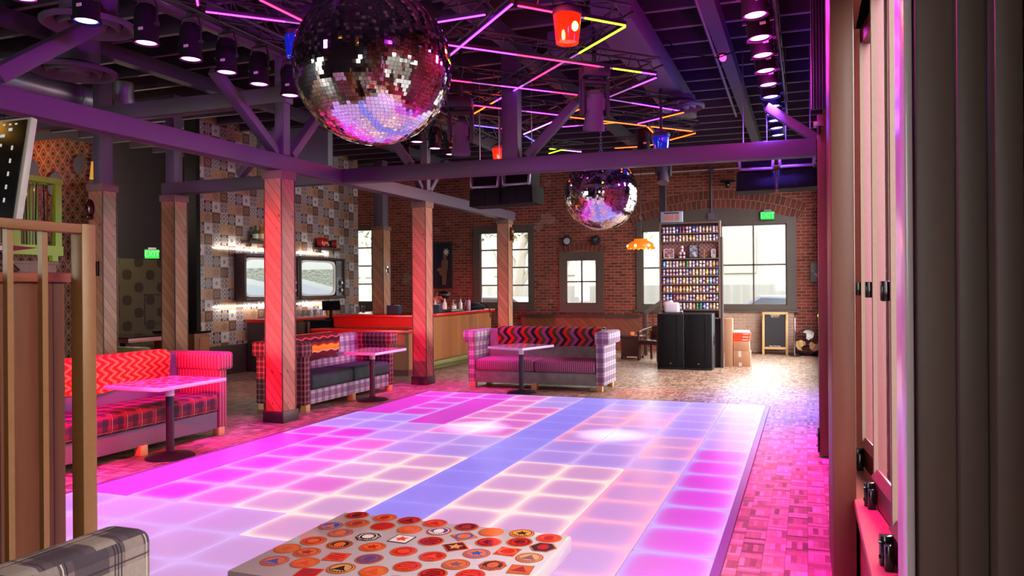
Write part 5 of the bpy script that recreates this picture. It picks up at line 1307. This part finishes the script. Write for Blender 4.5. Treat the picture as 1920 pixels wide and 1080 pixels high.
for s in (1, -1):
    fg = MB()
    for q in range(4): fg.tube([(.54, s * (.155 + .018 * q), 1.17), (.58, s * (.155 + .018 * q), 1.168 - .004 * q), (.605 - .006 * abs(q - 1), s * (.156 + .018 * q), 1.15)], [.009, .008, .006], 8)
    fg.tube([(.50, s * .15, 1.165), (.53, s * .125, 1.16), (.555, s * .122, 1.15)], [.011, .009, .007], 8)
    fg.build('fingers', M['skin'], P)
hr = MB(); hr.sphere((.49, 0, 1.468), .115, 20, sc=(1.0, .95, .82)); hr.sphere((.40, 0, 1.475), .095, 18, sc=(1, .95, .8)); hr.build('hair', M['hair'], P)
fc = MB(); fc.sphere((.50, 0, 1.345), .022, 10, sc=(.8, .7, 1.2)); fc.sphere((.44, .085, 1.42), .024, 10, sc=(1, .5, 1.3)); fc.sphere((.44, -.085, 1.42), .024, 10, sc=(1, .5, 1.3)); fc.build('nose_and_ears', M['skin'], P)
ey = MB(); ey.sphere((.535, .032, 1.36), .012, 10); ey.sphere((.535, -.032, 1.36), .012, 10); ey.box((.455, 0, 1.347), (.012, .045, .008), bev=.003); ey.build('eyes_and_mouth', M['gloss_black'], P)
skin_body('shirt', [[('a', (-.01, 0, .93), (.175, .145)), ('b', (.06, 0, 1.09), (.155, .135)), ('c', (.18, 0, 1.27), (.185, .155)), ('d', (.26, 0, 1.355), .09)],
    [('c', 0, 0), ('e', (.2, .21, 1.30), .082), ('f', (.26, .245, 1.18), .07)], [('c', 0, 0), ('g', (.2, -.21, 1.30), .082), ('h', (.26, -.245, 1.18), .07)]], M['shirt'], P)
skin_body('trousers', [[('a', (0, 0, .93), (.18, .15)), ('b', (0, .1, .86), .115), ('c', (-.02, .11, .48), .09), ('d', (-.04, .11, .1), .07)], [('a', 0, 0), ('e', (0, -.1, .86), .115), ('f', (-.02, -.11, .48), .09), ('g', (-.04, -.11, .1), .07)]], M['black'], P)
one('switch_plate', MB().box((0, 0, 0), (.13, .012, .20), bev=.004).box((0, -.008, 0), (.07, .008, .13), 1, bev=.003), [M['steel'], M['gloss_black']], 'chrome plate with dark oval on the bar post', 'plate', None, (-9.362, 15.86, 2.04), (0, 0, PI / 2))
one('wall_ornament', MB().sphere((0, 0, .05), .07, 16, sc=(.6, .9, 1.2)).sphere((.02, 0, -.08), .05, 14, sc=(.6, .9, 1.4)).box((-.03, 0, 0), (.02, .08, .3), bev=.006), plain('bronze ornament', '#6a4a2a', .35, .5), 'bronze ornament on the post before the tall back window', 'ornament', None, (-5.995, 15.36, 2.78))

# ------------------------------------------------------------------ back wall
picture('tall dark poster with pale figure and white star on the brick wall', (-9.55, 18.96, 2.24), .78, 1.28, 0, art('tall figure poster', '#1e1a30', '#241a2a', '#a07048', 2.2), 'maroonframe' if False else 'darkwood', name='wall_poster')
st = MB(); st.prism([((.11 if i % 2 else .045) * math.cos(2 * PI * i / 16), (.11 if i % 2 else .045) * math.sin(2 * PI * i / 16)) for i in range(16)], -.01, 0); st.build('star', M['cream'], bpy.data.objects['wall_poster'], (.20, -.012, .36))
fg = MB(); fg.prism([(-.06, -.5), (.05, -.5), (.07, -.2), (.10, -.05), (.12, .14), (.08, .2), (-.04, .2), (-.09, .12), (-.08, -.1), (-.07, -.25)], -.008, 0); fg.prism([(.02 + .06 * math.cos(2 * PI * i / 16), .28 + .075 * math.sin(2 * PI * i / 16)) for i in range(16)], -.008, 0); fg.build('figure', M['capwood'], bpy.data.objects['wall_poster'], (.14, -.012, -.04))
for lab, x in (('round dark wall clock at left over the small square window', -5.87), ('round dark wall clock at right over the small square window', -5.09)):
    t = thing('wall_clock', lab, 'clock', (x, 18.96, 2.815), group='pair of clocks over the small window')
    MB().lathe([(.125, 0), (.125, .04), (.09, .05), (.085, .03), (.001, .03)], (0, 0, 0), 32, 0, RX(90), caps=False).build('case', M['charcoal'], t)
    MB().lathe([(.084, .031), (.0001, .033)], (0, 0, 0), 28, 0, RX(90), caps=False).build('dial', M['dull_steel'] if x < -5.5 else M['grey_wall'], t)
    MB().bar((0, -.04, 0), (.03, -.04, .05), .008, .004).bar((0, -.04, 0), (-.05, -.04, .03), .006, .004).build('hands', M['cream'], t)
t = thing('amber_pendant', 'glowing amber glass pendant lamp in front of the narrow window', 'lamp', (-3.2, 15.45, 2.45))
MB().lathe([(.14, .15), (.13, .13), (.15, .11), (.25, .06), (.275, .0), (.265, -.04), (.26, -.04), (.27, 0), (.24, .05), (.13, .10)], (0, 0, 0), 16, caps=False).build('shade', M['lamp_orange'], t)
fr_ = MB()
for i in range(16):
    a = 2 * PI * i / 16; fr_.sphere((.266 * math.cos(a), .266 * math.sin(a), -.035), .03, 8, sc=(1, 1, .9))
fr_.build('scalloped_rim', M['lamp_orange'], t)
for i in range(6): MB().sphere((.262 * math.cos(i * PI / 3 + .3), .262 * math.sin(i * PI / 3 + .3), .005), .03, 10).build('bulb', M['lamp_bulb'], t)
MB().cyl((0, 0, .14), (0, 0, .26), .012, seg=8).tube([(0, 0, .2), (0, 0, 2.5)], .006, 6).build('cord', M['charcoal'], t)
L = bpy.data.lights.new('pendant_glow', 'POINT'); L.energy = 25; L.color = (1, .3, .03); L.shadow_soft_size = .1; lo = bpy.data.objects.new('pendant_glow', L); lo.location = (-3.2, 15.45, 2.36); C.objects.link(lo)
one('steel_column', MB().box((-2.80, 15.78, 2.5), (.13, .13, 5.0)), M['charcoal'], 'dark steel column rising behind the can display', 'column')
one('wall_conduit', MB().cyl((-2.175, 18.96, 3.30), (-2.175, 18.96, 4.46), .022, seg=8).box((-2.175, 18.94, 3.33), (.16, .06, .16)).box((-2.175, 18.95, 4.46), (.12, .06, .12)), M['duct_dark'], 'vertical conduit with boxes above the can display', 'conduit')
one('wall_pipe', MB().cyl((-4.3, 18.95, 4.45), (.25, 18.95, 4.48), .015, seg=8), M['cream'], 'thin pale pipe running across the top of the brick wall', 'pipe')
t = thing('security_camera', 'black security camera on the brick wall over the wide window', 'camera', (-1.77, 18.9, 4.08)); MB().box((0, -.12, .06), (.34, .1, .05), bev=.01).box((0, 0, .06), (.06, .2, .05)).build('arm', M['black'], t); MB().sphere((0, -.12, -.02), .065, 14, sc=(1, 1, 1.3)).build('dome', M['gloss_black'], t)
picture('small framed picture on brick at the far right beside the red door post', (.21, 18.96, 1.93), .24, .46, 0, art('small dark print', '#5a4a3a', '#3a2c26', '#8a7a64', 6), name='framed_picture')

# can display
t = thing('can_display', 'tall wooden rack of collected drink cans by the back window', 'shelving', (0, 0, 0))
zs = [2.70, 2.53, 2.01, 1.845, 1.675, 1.505, 1.335, 1.165]
XL, XR, YF = -2.80, -1.62, 15.42
MB().box(((XL + XR) / 2, YF + .16, 1.95), (XR - XL, .02, 1.92)).build('back_panel', M['darkwood'], t)
for x in (XL, XR): MB().box((x, YF + .09, 1.96), (.035, .16, 1.94)).build('side_panel', M['capwood'], t)
for z in zs + [2.905, 2.19, 1.0]: MB().box(((XL + XR) / 2, YF + .07, z - .012), (XR - XL - .03, .14, .022)).build('shelf_board', M['capwood'], t)
MB().box((XR + .035, YF + .12, 1.3), (.035, .2, 2.6)).build('upright', M['darkwood'], t)
MB().box(((XL + XR) / 2, YF + .145, 2.36), (XR - XL - .04, .008, .30)).build('floral_panel', lattice_paper('floral paper', [(0, '#7c4640'), (.35, '#a8786c'), (.55, '#5a2c2a'), (.75, '#b8948a')], .09, .08), t)
one('base_cabinet', MB().box((-2.2, 15.72, .5), (1.15, .2, 1.0)), M['darkwood'], 'dark base behind the floor speakers under the can display', 'cabinet')
cc_ = [('silver', '#b9aeb8'), ('pale pink', '#c9a2ae'), ('lilac', '#a594b8'), ('blue', '#2f4f9a'), ('red', '#a8323a'), ('gold', '#b48a3c'), ('green', '#2f7a58'), ('cream', '#d0bfae'), ('violet', '#6a4a92'), ('copper', '#9a5a40'), ('grey', '#7d7480'), ('sky blue', '#4a8ab8'), ('magenta', '#b03a7a'), ('white', '#d8ced2')]
cmesh = {}
for n_, c_ in cc_:
    mb = MB(); mb.lathe([(.025, 0), (.0315, .008), (.0315, .108), (.026, .120), (.0255, .123), (.024, .119), (.001, .119)], (0, 0, 0), 14, 0, caps=False)
    mb.lathe([(.0319, .035 + .01 * (len(n_) % 3)), (.0319, .07 + .008 * (len(n_) % 4))], (0, 0, 0), 14, 1, caps=False)
    band = ['#d8d0cc', '#5a2c3c', '#b8926a', '#3a3050'][len(n_) % 4]
    cmesh[n_] = mb.mesh('can', [plain(n_ + ' can', c_, .3, .35, grain=.05), plain(n_ + ' can band', band, .35, .2)])
rnd = random.Random(21)
pref = {0: {4: 'blue', 5: 'red', 6: 'magenta', 12: 'violet', 9: 'blue'}, 1: {4: 'violet', 6: 'gold', 9: 'gold', 11: 'silver'}, 2: {0: 'sky blue', 7: 'green'}, 3: {16: 'sky blue', 10: 'gold'}, 4: {3: 'gold', 9: 'gold', 14: 'sky blue'}, 5: {0: 'copper', 8: 'gold'}, 6: {2: 'blue', 3: 'red'}, 7: {11: 'green', 12: 'blue', 10: 'green'}}
shelfn = ['top', 'second', 'third', 'fourth', 'fifth', 'sixth', 'seventh', 'lowest']
common = ['silver', 'pale pink', 'lilac', 'cream', 'grey', 'white', 'silver', 'lilac', 'pale pink', 'copper', 'gold', 'violet']
for r_, z in enumerate(zs):
    for q in range(17):
        if r_ == 7 and q < 5: continue
        n_ = pref[r_].get(q) or rnd.choice(common)
        o = bpy.data.objects.new('drink_can', cmesh[n_]); C.objects.link(o)
        o.location = (-2.735 + q * .0665 + rnd.uniform(-.004, .004), YF + .05 + rnd.uniform(-.006, .006), z); o.rotation_euler = (0, 0, rnd.uniform(0, 6))
        tag(o, '%s can, %s from the left in the %s row of the can rack' % (n_, ordn[q], shelfn[r_]), 'can', 'drink cans on the rack')
for x, z, lab in ((-2.40, 2.193, 'left can of the little stack in the picture row of the can rack'), (-2.33, 2.193, 'right can of the little stack in the picture row of the can rack'), (-2.365, 2.317, 'topmost can of the little stack in the picture row of the can rack')):
    o = bpy.data.objects.new('drink_can', cmesh['white' if z > 2.3 else 'pale pink']); C.objects.link(o); o.location = (x, YF + .05, z); tag(o, lab, 'can', 'drink cans on the rack')
picture('framed pink picture at left in the picture row of the can rack', (-2.635, YF + .07, 2.29), .21, .19, 0, art('pink print', '#b08a8a', '#7a3c3c', '#c9a08c', 7), 'cream', name='small_picture')
picture('white edged photo in the middle of the can rack', (-2.13, YF + .07, 2.33), .20, .27, 0, art('misty photo', '#9a94a2', '#5a525e', '#c8c0c8', 6), 'charcoal', name='small_picture')
picture('small pale card at right in the picture row of the can rack', (-1.74, YF + .07, 2.28), .09, .17, 0, art('pale card', '#b8a0a0', '#8a6a6c', '#d0c0c0', 8), 'cream', name='small_picture')
one('glass_trophy', MB().lathe([(.03, 0), (.01, .03), (.012, .1), (.03, .16)], (0, 0, 0), 12), M['brass_paint'], 'slim brass goblet in the picture row of the can rack', 'goblet', None, (-1.93, YF + .06, 2.192))
t = thing('board_game_box', 'pale blue boxed board game with pictured faces on top of the can rack', 'box', (-2.57, YF + .08, 2.918), .04)
MB().box((0, 0, .11), (.44, .10, .22), bev=.004).build('box', plain('pale blue box card', '#8fa0ae', .5), t)
fr_ = MB()
for q in (-.11, 0, .11): fr_.box((q, -.052, .10), (.09, .004, .12)); 
fr_.build('cover_picture', plain('warm cover print', '#b0705a', .5, grain=.5, scale=50), t); MB().box((0, -.053, .19), (.3, .004, .025)).build('title_band', M['charcoal'], t)
t = thing('white_bag', 'crumpled white bag on top of the left floor speaker', 'bag', (-2.52, 15.14, 1.098))
mb = MB(); mb.box((0, 0, .105), (.30, .16, .21), bev=.05, seg=4); mb.box((-.06, .0, .14), (.2, .12, .2), bev=.04, seg=3, rot=RY(-16)); mb.build('body', plain('white plastic bag', '#cdbcc4', .5), t); MB().tube([(.15, -.02, .02), (.2, -.03, .04), (.22, -.03, .01)], .012, 6).build('handle', M['cream'], t)
def sub(lab, x):
    t = thing('floor_loudspeaker', lab, 'loudspeaker', (x, 15.15, 0), group='floor loudspeakers under the can rack')
    MB().box((0, 0, .55), (.53, .46, 1.09), bev=.01).build('cabinet', plain('black speaker paint', '#232026', .45, scale=200), t)
    g = MB(); g.box((0, -.236, .56), (.50, .02, 1.04), bev=.006)
    for q in (-.13, .13): g.box((q, -.248, .56), (.006, .006, .98))
    g.build('grille', M['black'], t); MB().box((.0, -.248, .12), (.03, .004, .02)).build('badge', M['steel'], t)
    h = MB(); h.box((.263, 0, .58), (.01, .1, .24), bev=.003); h.box((.27, 0, .62), (.014, .05, .06)); h.box((.27, 0, .53), (.014, .05, .06)); h.build('handle', M['gloss_black'], t)
sub('left black floor loudspeaker below the can rack', -2.515); sub('right black floor loudspeaker below the can rack with side handle', -1.975)
# boxes
def carton(lab, x, y, z, w_, d, h_, tape=True, rz=0):
    t = thing('cardboard_box', lab, 'box', (x, y, z), rz, 'cardboard boxes beside the can rack'); MB().box((0, 0, h_ / 2), (w_, d, h_), bev=.004).build('carton', M['card'], t)
    if tape: MB().box((-.04, -d / 2 - .001, h_ - .06), (.06, .003, .12)).box((-.03, -d / 2 - .001, .04), (.06, .003, .07)).build('tape', M['tape'], t)
carton('tall narrow cardboard box standing right of the floor speakers', -1.49, 15.88, 0, .155, .25, .965, False)
carton('lower squat cardboard box of the stack right of the tall one', -1.235, 15.98, 0, .33, .3, .31); carton('upper cardboard box of the stack right of the tall one', -1.245, 15.98, .312, .31, .28, .19, False)
ob = plain('orange carton', '#d4461c', .4)
for lab, dx, z in (('lowest flat orange box of the stack on the cartons', -.01, .504), ('middle flat orange box of the stack on the cartons', .0, .562), ('top flat orange box of the stack on the cartons', .012, .620)):
    t = thing('flat_box', lab, 'box', (-1.24 + dx, 15.98, z), group='flat orange boxes'); MB().box((0, 0, .028), (.32, .26, .056), bev=.003).build('carton', ob, t)
    lt = MB()
    for q in range(6): lt.box((.03 + q * .018, -.1312, .03), (.011, .002, .016))
    lt.build('lettering', M['white'], t)
one('flat_box', MB().box((0, 0, .02), (.31, .26, .04), bev=.003), M['white'], 'flat white box on top of the orange boxes', 'box', None, (-1.25, 15.98, .678))
# chalkboard
t = thing('chalkboard', 'pine framed chalkboard stand leaning under the wide window', 'chalkboard', (-.70, 18.70, 0))
R = RX(-7)
f = MB()
for c, d in (((-.265, 0, .5), (.055, .03, 1.0)), ((.265, 0, .5), (.055, .03, 1.0)), ((0, 0, .972), (.58, .03, .055)), ((0, 0, .15), (.5, .03, .055))): f.box(R @ Vector(c), d, bev=.003, rot=R)
f.build('frame', M['tan'], t); MB().box(R @ Vector((0, .004, .56)), (.48, .012, .78), rot=R).build('board', M['chalk'], t)
re = (PI / 2 - rad(7), 0, 0)
white = glow('chalk white', (.0, 0, 0), 0, '#e8e4e0'); yel = glow('chalk yellow', (0, 0, 0), 0, '#d8a020')
text('TENDERONI', .042, white, t, R @ Vector((0, -.006, .925)), re, sx=.92); text('TO', .034, white, t, R @ Vector((-.06, -.006, .885)), re); text('ORDER', .034, yel, t, R @ Vector((.03, -.006, .885)), re)
text('Down The Drain', .04, white, t, R @ Vector((0, -.006, .2)), re, sx=.9)
MB().prism([(-.2, .86), (-.17, .92), (-.15, .85), (-.165, .80)], -.12, -.118).build('chalk_mark', plain('red chalk', '#7a1a20', .9), t, (0, -.005, 0)) if False else None
b2 = MB()
for x in (-.265, .265): b2.bar((x, .06, .98), (x, .24, .01), .03, .02)
b2.build('back_leg', M['tan'], t)
# fan, stands at far right
t = thing('floor_fan', 'black drum fan with three tan blades on the floor at right', 'fan', (.03, 18.62, 0))
MB().lathe([(.29, -.1), (.30, -.1), (.30, .1), (.29, .1)], (0, 0, .32), 40, 0, RX(90), caps=False).build('drum', M['black'], t)
c = MB()
for rr in (.29, .2, .1): c.tube([(rr * math.cos(2 * PI * i / 32), -.11, .32 + rr * math.sin(2 * PI * i / 32)) for i in range(32)], .004, 5, closed=True)
c.build('guard', M['charcoal'], t)
for q, m_ in ((0, 'tan'), (1, 'tan'), (2, 'cream')):
    b = MB(); a0 = rad(-30 - 120 * q) if q else rad(-28); a0 = [rad(215), rad(335), rad(92)][q]
    pl = [(.04, -.02), (.10, -.12), (.20, -.15), (.28, -.08), (.28, .03), (.22, .10), (.20, .03), (.13, .02), (.08, .04)]
    pl = [(x * math.cos(a0) - y * math.sin(a0), .32 + x * math.sin(a0) + y * math.cos(a0)) for x, y in pl]
    b.prism(pl, -.02, -.008, 'XZ'); b.build('blade', M[m_], t)
MB().cyl((0, -.06, .32), (0, .09, .32), .05, seg=18).build('hub', M['gloss_black'], t); MB().box((0, .02, .015), (.4, .25, .03)).build('foot', M['black'], t)
t = thing('mic_stand', 'chrome pole stand on a round base beside the fan', 'stand', (-.255, 18.45, 0)); MB().cyl((0, 0, .02), (0, 0, .88), .022, seg=12).build('pole', M['steel'], t); MB().lathe([(.13, 0), (.13, .015), (.03, .03)], (0, 0, 0), 24).build('base', M['charcoal'], t)
t = thing('pine_stand', 'pine post with lime green top at the far right edge', 'stand', (.275, 17.9, 0)); MB().box((0, 0, .46), (.05, .05, .92)).build('post', M['tan'], t); MB().box((0, 0, .95), (.09, .09, .06), bev=.01).build('top', M['lime'], t); MB().box((0, 0, .015), (.03, .25, .03)).build('foot', M['tan'], t)
# corner by the stair: low table, armchair, railing
t = thing('stair_railing', 'dark stair railing with newel post under the narrow window', 'railing', (-3.62, 17.9, 0))
MB().box((0, 0, .5), (.10, .10, 1.0), bev=.005).build('newel', M['darkwood'], t); MB().bar((0, 0, .98), (.75, .25, 1.55), .07, .09).build('handrail', M['darkwood'], t); MB().bar((0, 0, .25), (.75, .25, .82), .05, .09).build('stringer', M['darkwood'], t)
for q in range(3): MB().box((.18 + q * .2, .06 + q * .067, .74 + q * .15), (.03, .03, .62)).build('baluster', M['darkwood'], t)
t = thing('side_table', 'dark low side table with small orange candle in the back corner', 'table', (-3.72, 16.95, 0)); dr = plain('dark red brown wood', '#4a2620', .3)
MB().box((0, 0, .50), (.52, .45, .05), bev=.008).build('tabletop', dr, t); MB().box((0, 0, .27), (.44, .38, .42)).build('body', dr, t)
for x in (-.2, .2):
    for y in (-.16, .16): MB().box((x, y, .03), (.05, .05, .06)).build('leg', dr, t)
one('candle', MB().lathe([(.04, 0), (.045, .07), (.03, .07), (.001, .06)], (0, 0, 0), 16, caps=False), glow('orange candle glass', (1, .2, .05), .7, '#c04020'), 'small orange candle on the low side table', 'candle', None, (-3.72, 16.95, .526))
t = thing('armchair', 'dark curved wooden armchair beside the left floor speaker', 'chair', (-3.18, 16.6, 0), -.4)
MB().box((0, 0, .40), (.5, .48, .10), bev=.03, seg=3).build('seat', plain('dark red leather', '#4a2024', .3), t); MB().tube([(-.26, -.2, .60), (-.30, .05, .66), (-.22, .27, .72), (0, .33, .74), (.22, .27, .72), (.30, .05, .66), (.26, -.2, .60)], .025, 8).build('arm_rail', dr, t)
for x, y in ((-.25, -.2), (.25, -.2), (-.22, .26), (.22, .26)): MB().bar((x, y, .0), (x, y, .64), .04, .04).build('leg', dr, t)
MB().box((0, .28, .58), (.42, .04, .26), bev=.015).build('backrest', dr, t)

# ------------------------------------------------------------------ right edge, beyond the folding doors
t = thing('metal_curtain', 'shiny corrugated metal shutter edge hanging beside the blue spotlights', 'shutter', (.06, 7.6, 3.29))
mb = MB(); mb.sheet([[(i * .13 / 40, .018 * math.sin(i * .78), z) for i in range(41)] for z in (1.68, 1.1, .55, 0)], .006)
mb.build('sheet', M['dull_steel'], t)
dp = one('door_post', MB().box((.175, 7.78, 1.64), (.13, .16, 3.24), bev=.006).box((.19, 7.82, .06), (.06, .08, .12)), M['pier'], 'narrow wooden door post at right beyond the big pier', 'post')
t = thing('door_clamp', 'small magenta lit clamp on the door post at the end of the cross beam', 'clamp', (.12, 7.62, 3.15)); MB().box((0, 0, 0), (.09, .07, .05), bev=.006).build('jaw', M['dull_steel'], t); MB().cyl((0, -.03, -.02), (0, -.03, -.1), .018, seg=10).build('screw', M['charcoal'], t)
MB().box((0, 0, 0), (.02, .09, .22), bev=.003).cyl((-.012, -.02, .05), (-.02, -.02, .05), .012, seg=8).cyl((-.012, -.02, -.05), (-.02, -.02, -.05), .012, seg=8).build('hinge', M['gloss_black'], dp, (.105, 7.74, .16))

# daylight portals at the glazed openings
def portal(loc, rot, sx, sy):
    L = bpy.data.lights.new('daylight_portal', 'AREA'); L.shape = 'RECTANGLE'; L.size = sx; L.size_y = sy
    L.cycles.is_portal = True
    o = bpy.data.objects.new('daylight_portal', L); o.location = loc; o.rotation_euler = rot; C.objects.link(o)
for x0, x1, z0, z1 in BW: portal(((x0 + x1) / 2, 19.35, (z0 + z1) / 2), (-PI / 2, 0, 0), x1 - x0, z1 - z0)
for x0, x1, z0, z1 in FW: portal(((x0 + x1) / 2, -3.05, (z0 + z1) / 2), (PI / 2, 0, 0), x1 - x0, z1 - z0)
for y0, y1, z0, z1 in ((1.55, 5.1, .5, 3.22), (11.2, 18.4, .5, 4.1)): portal((.6, (y0 + y1) / 2, (z0 + z1) / 2), (PI / 2, 0, PI / 2), y1 - y0, z1 - z0)
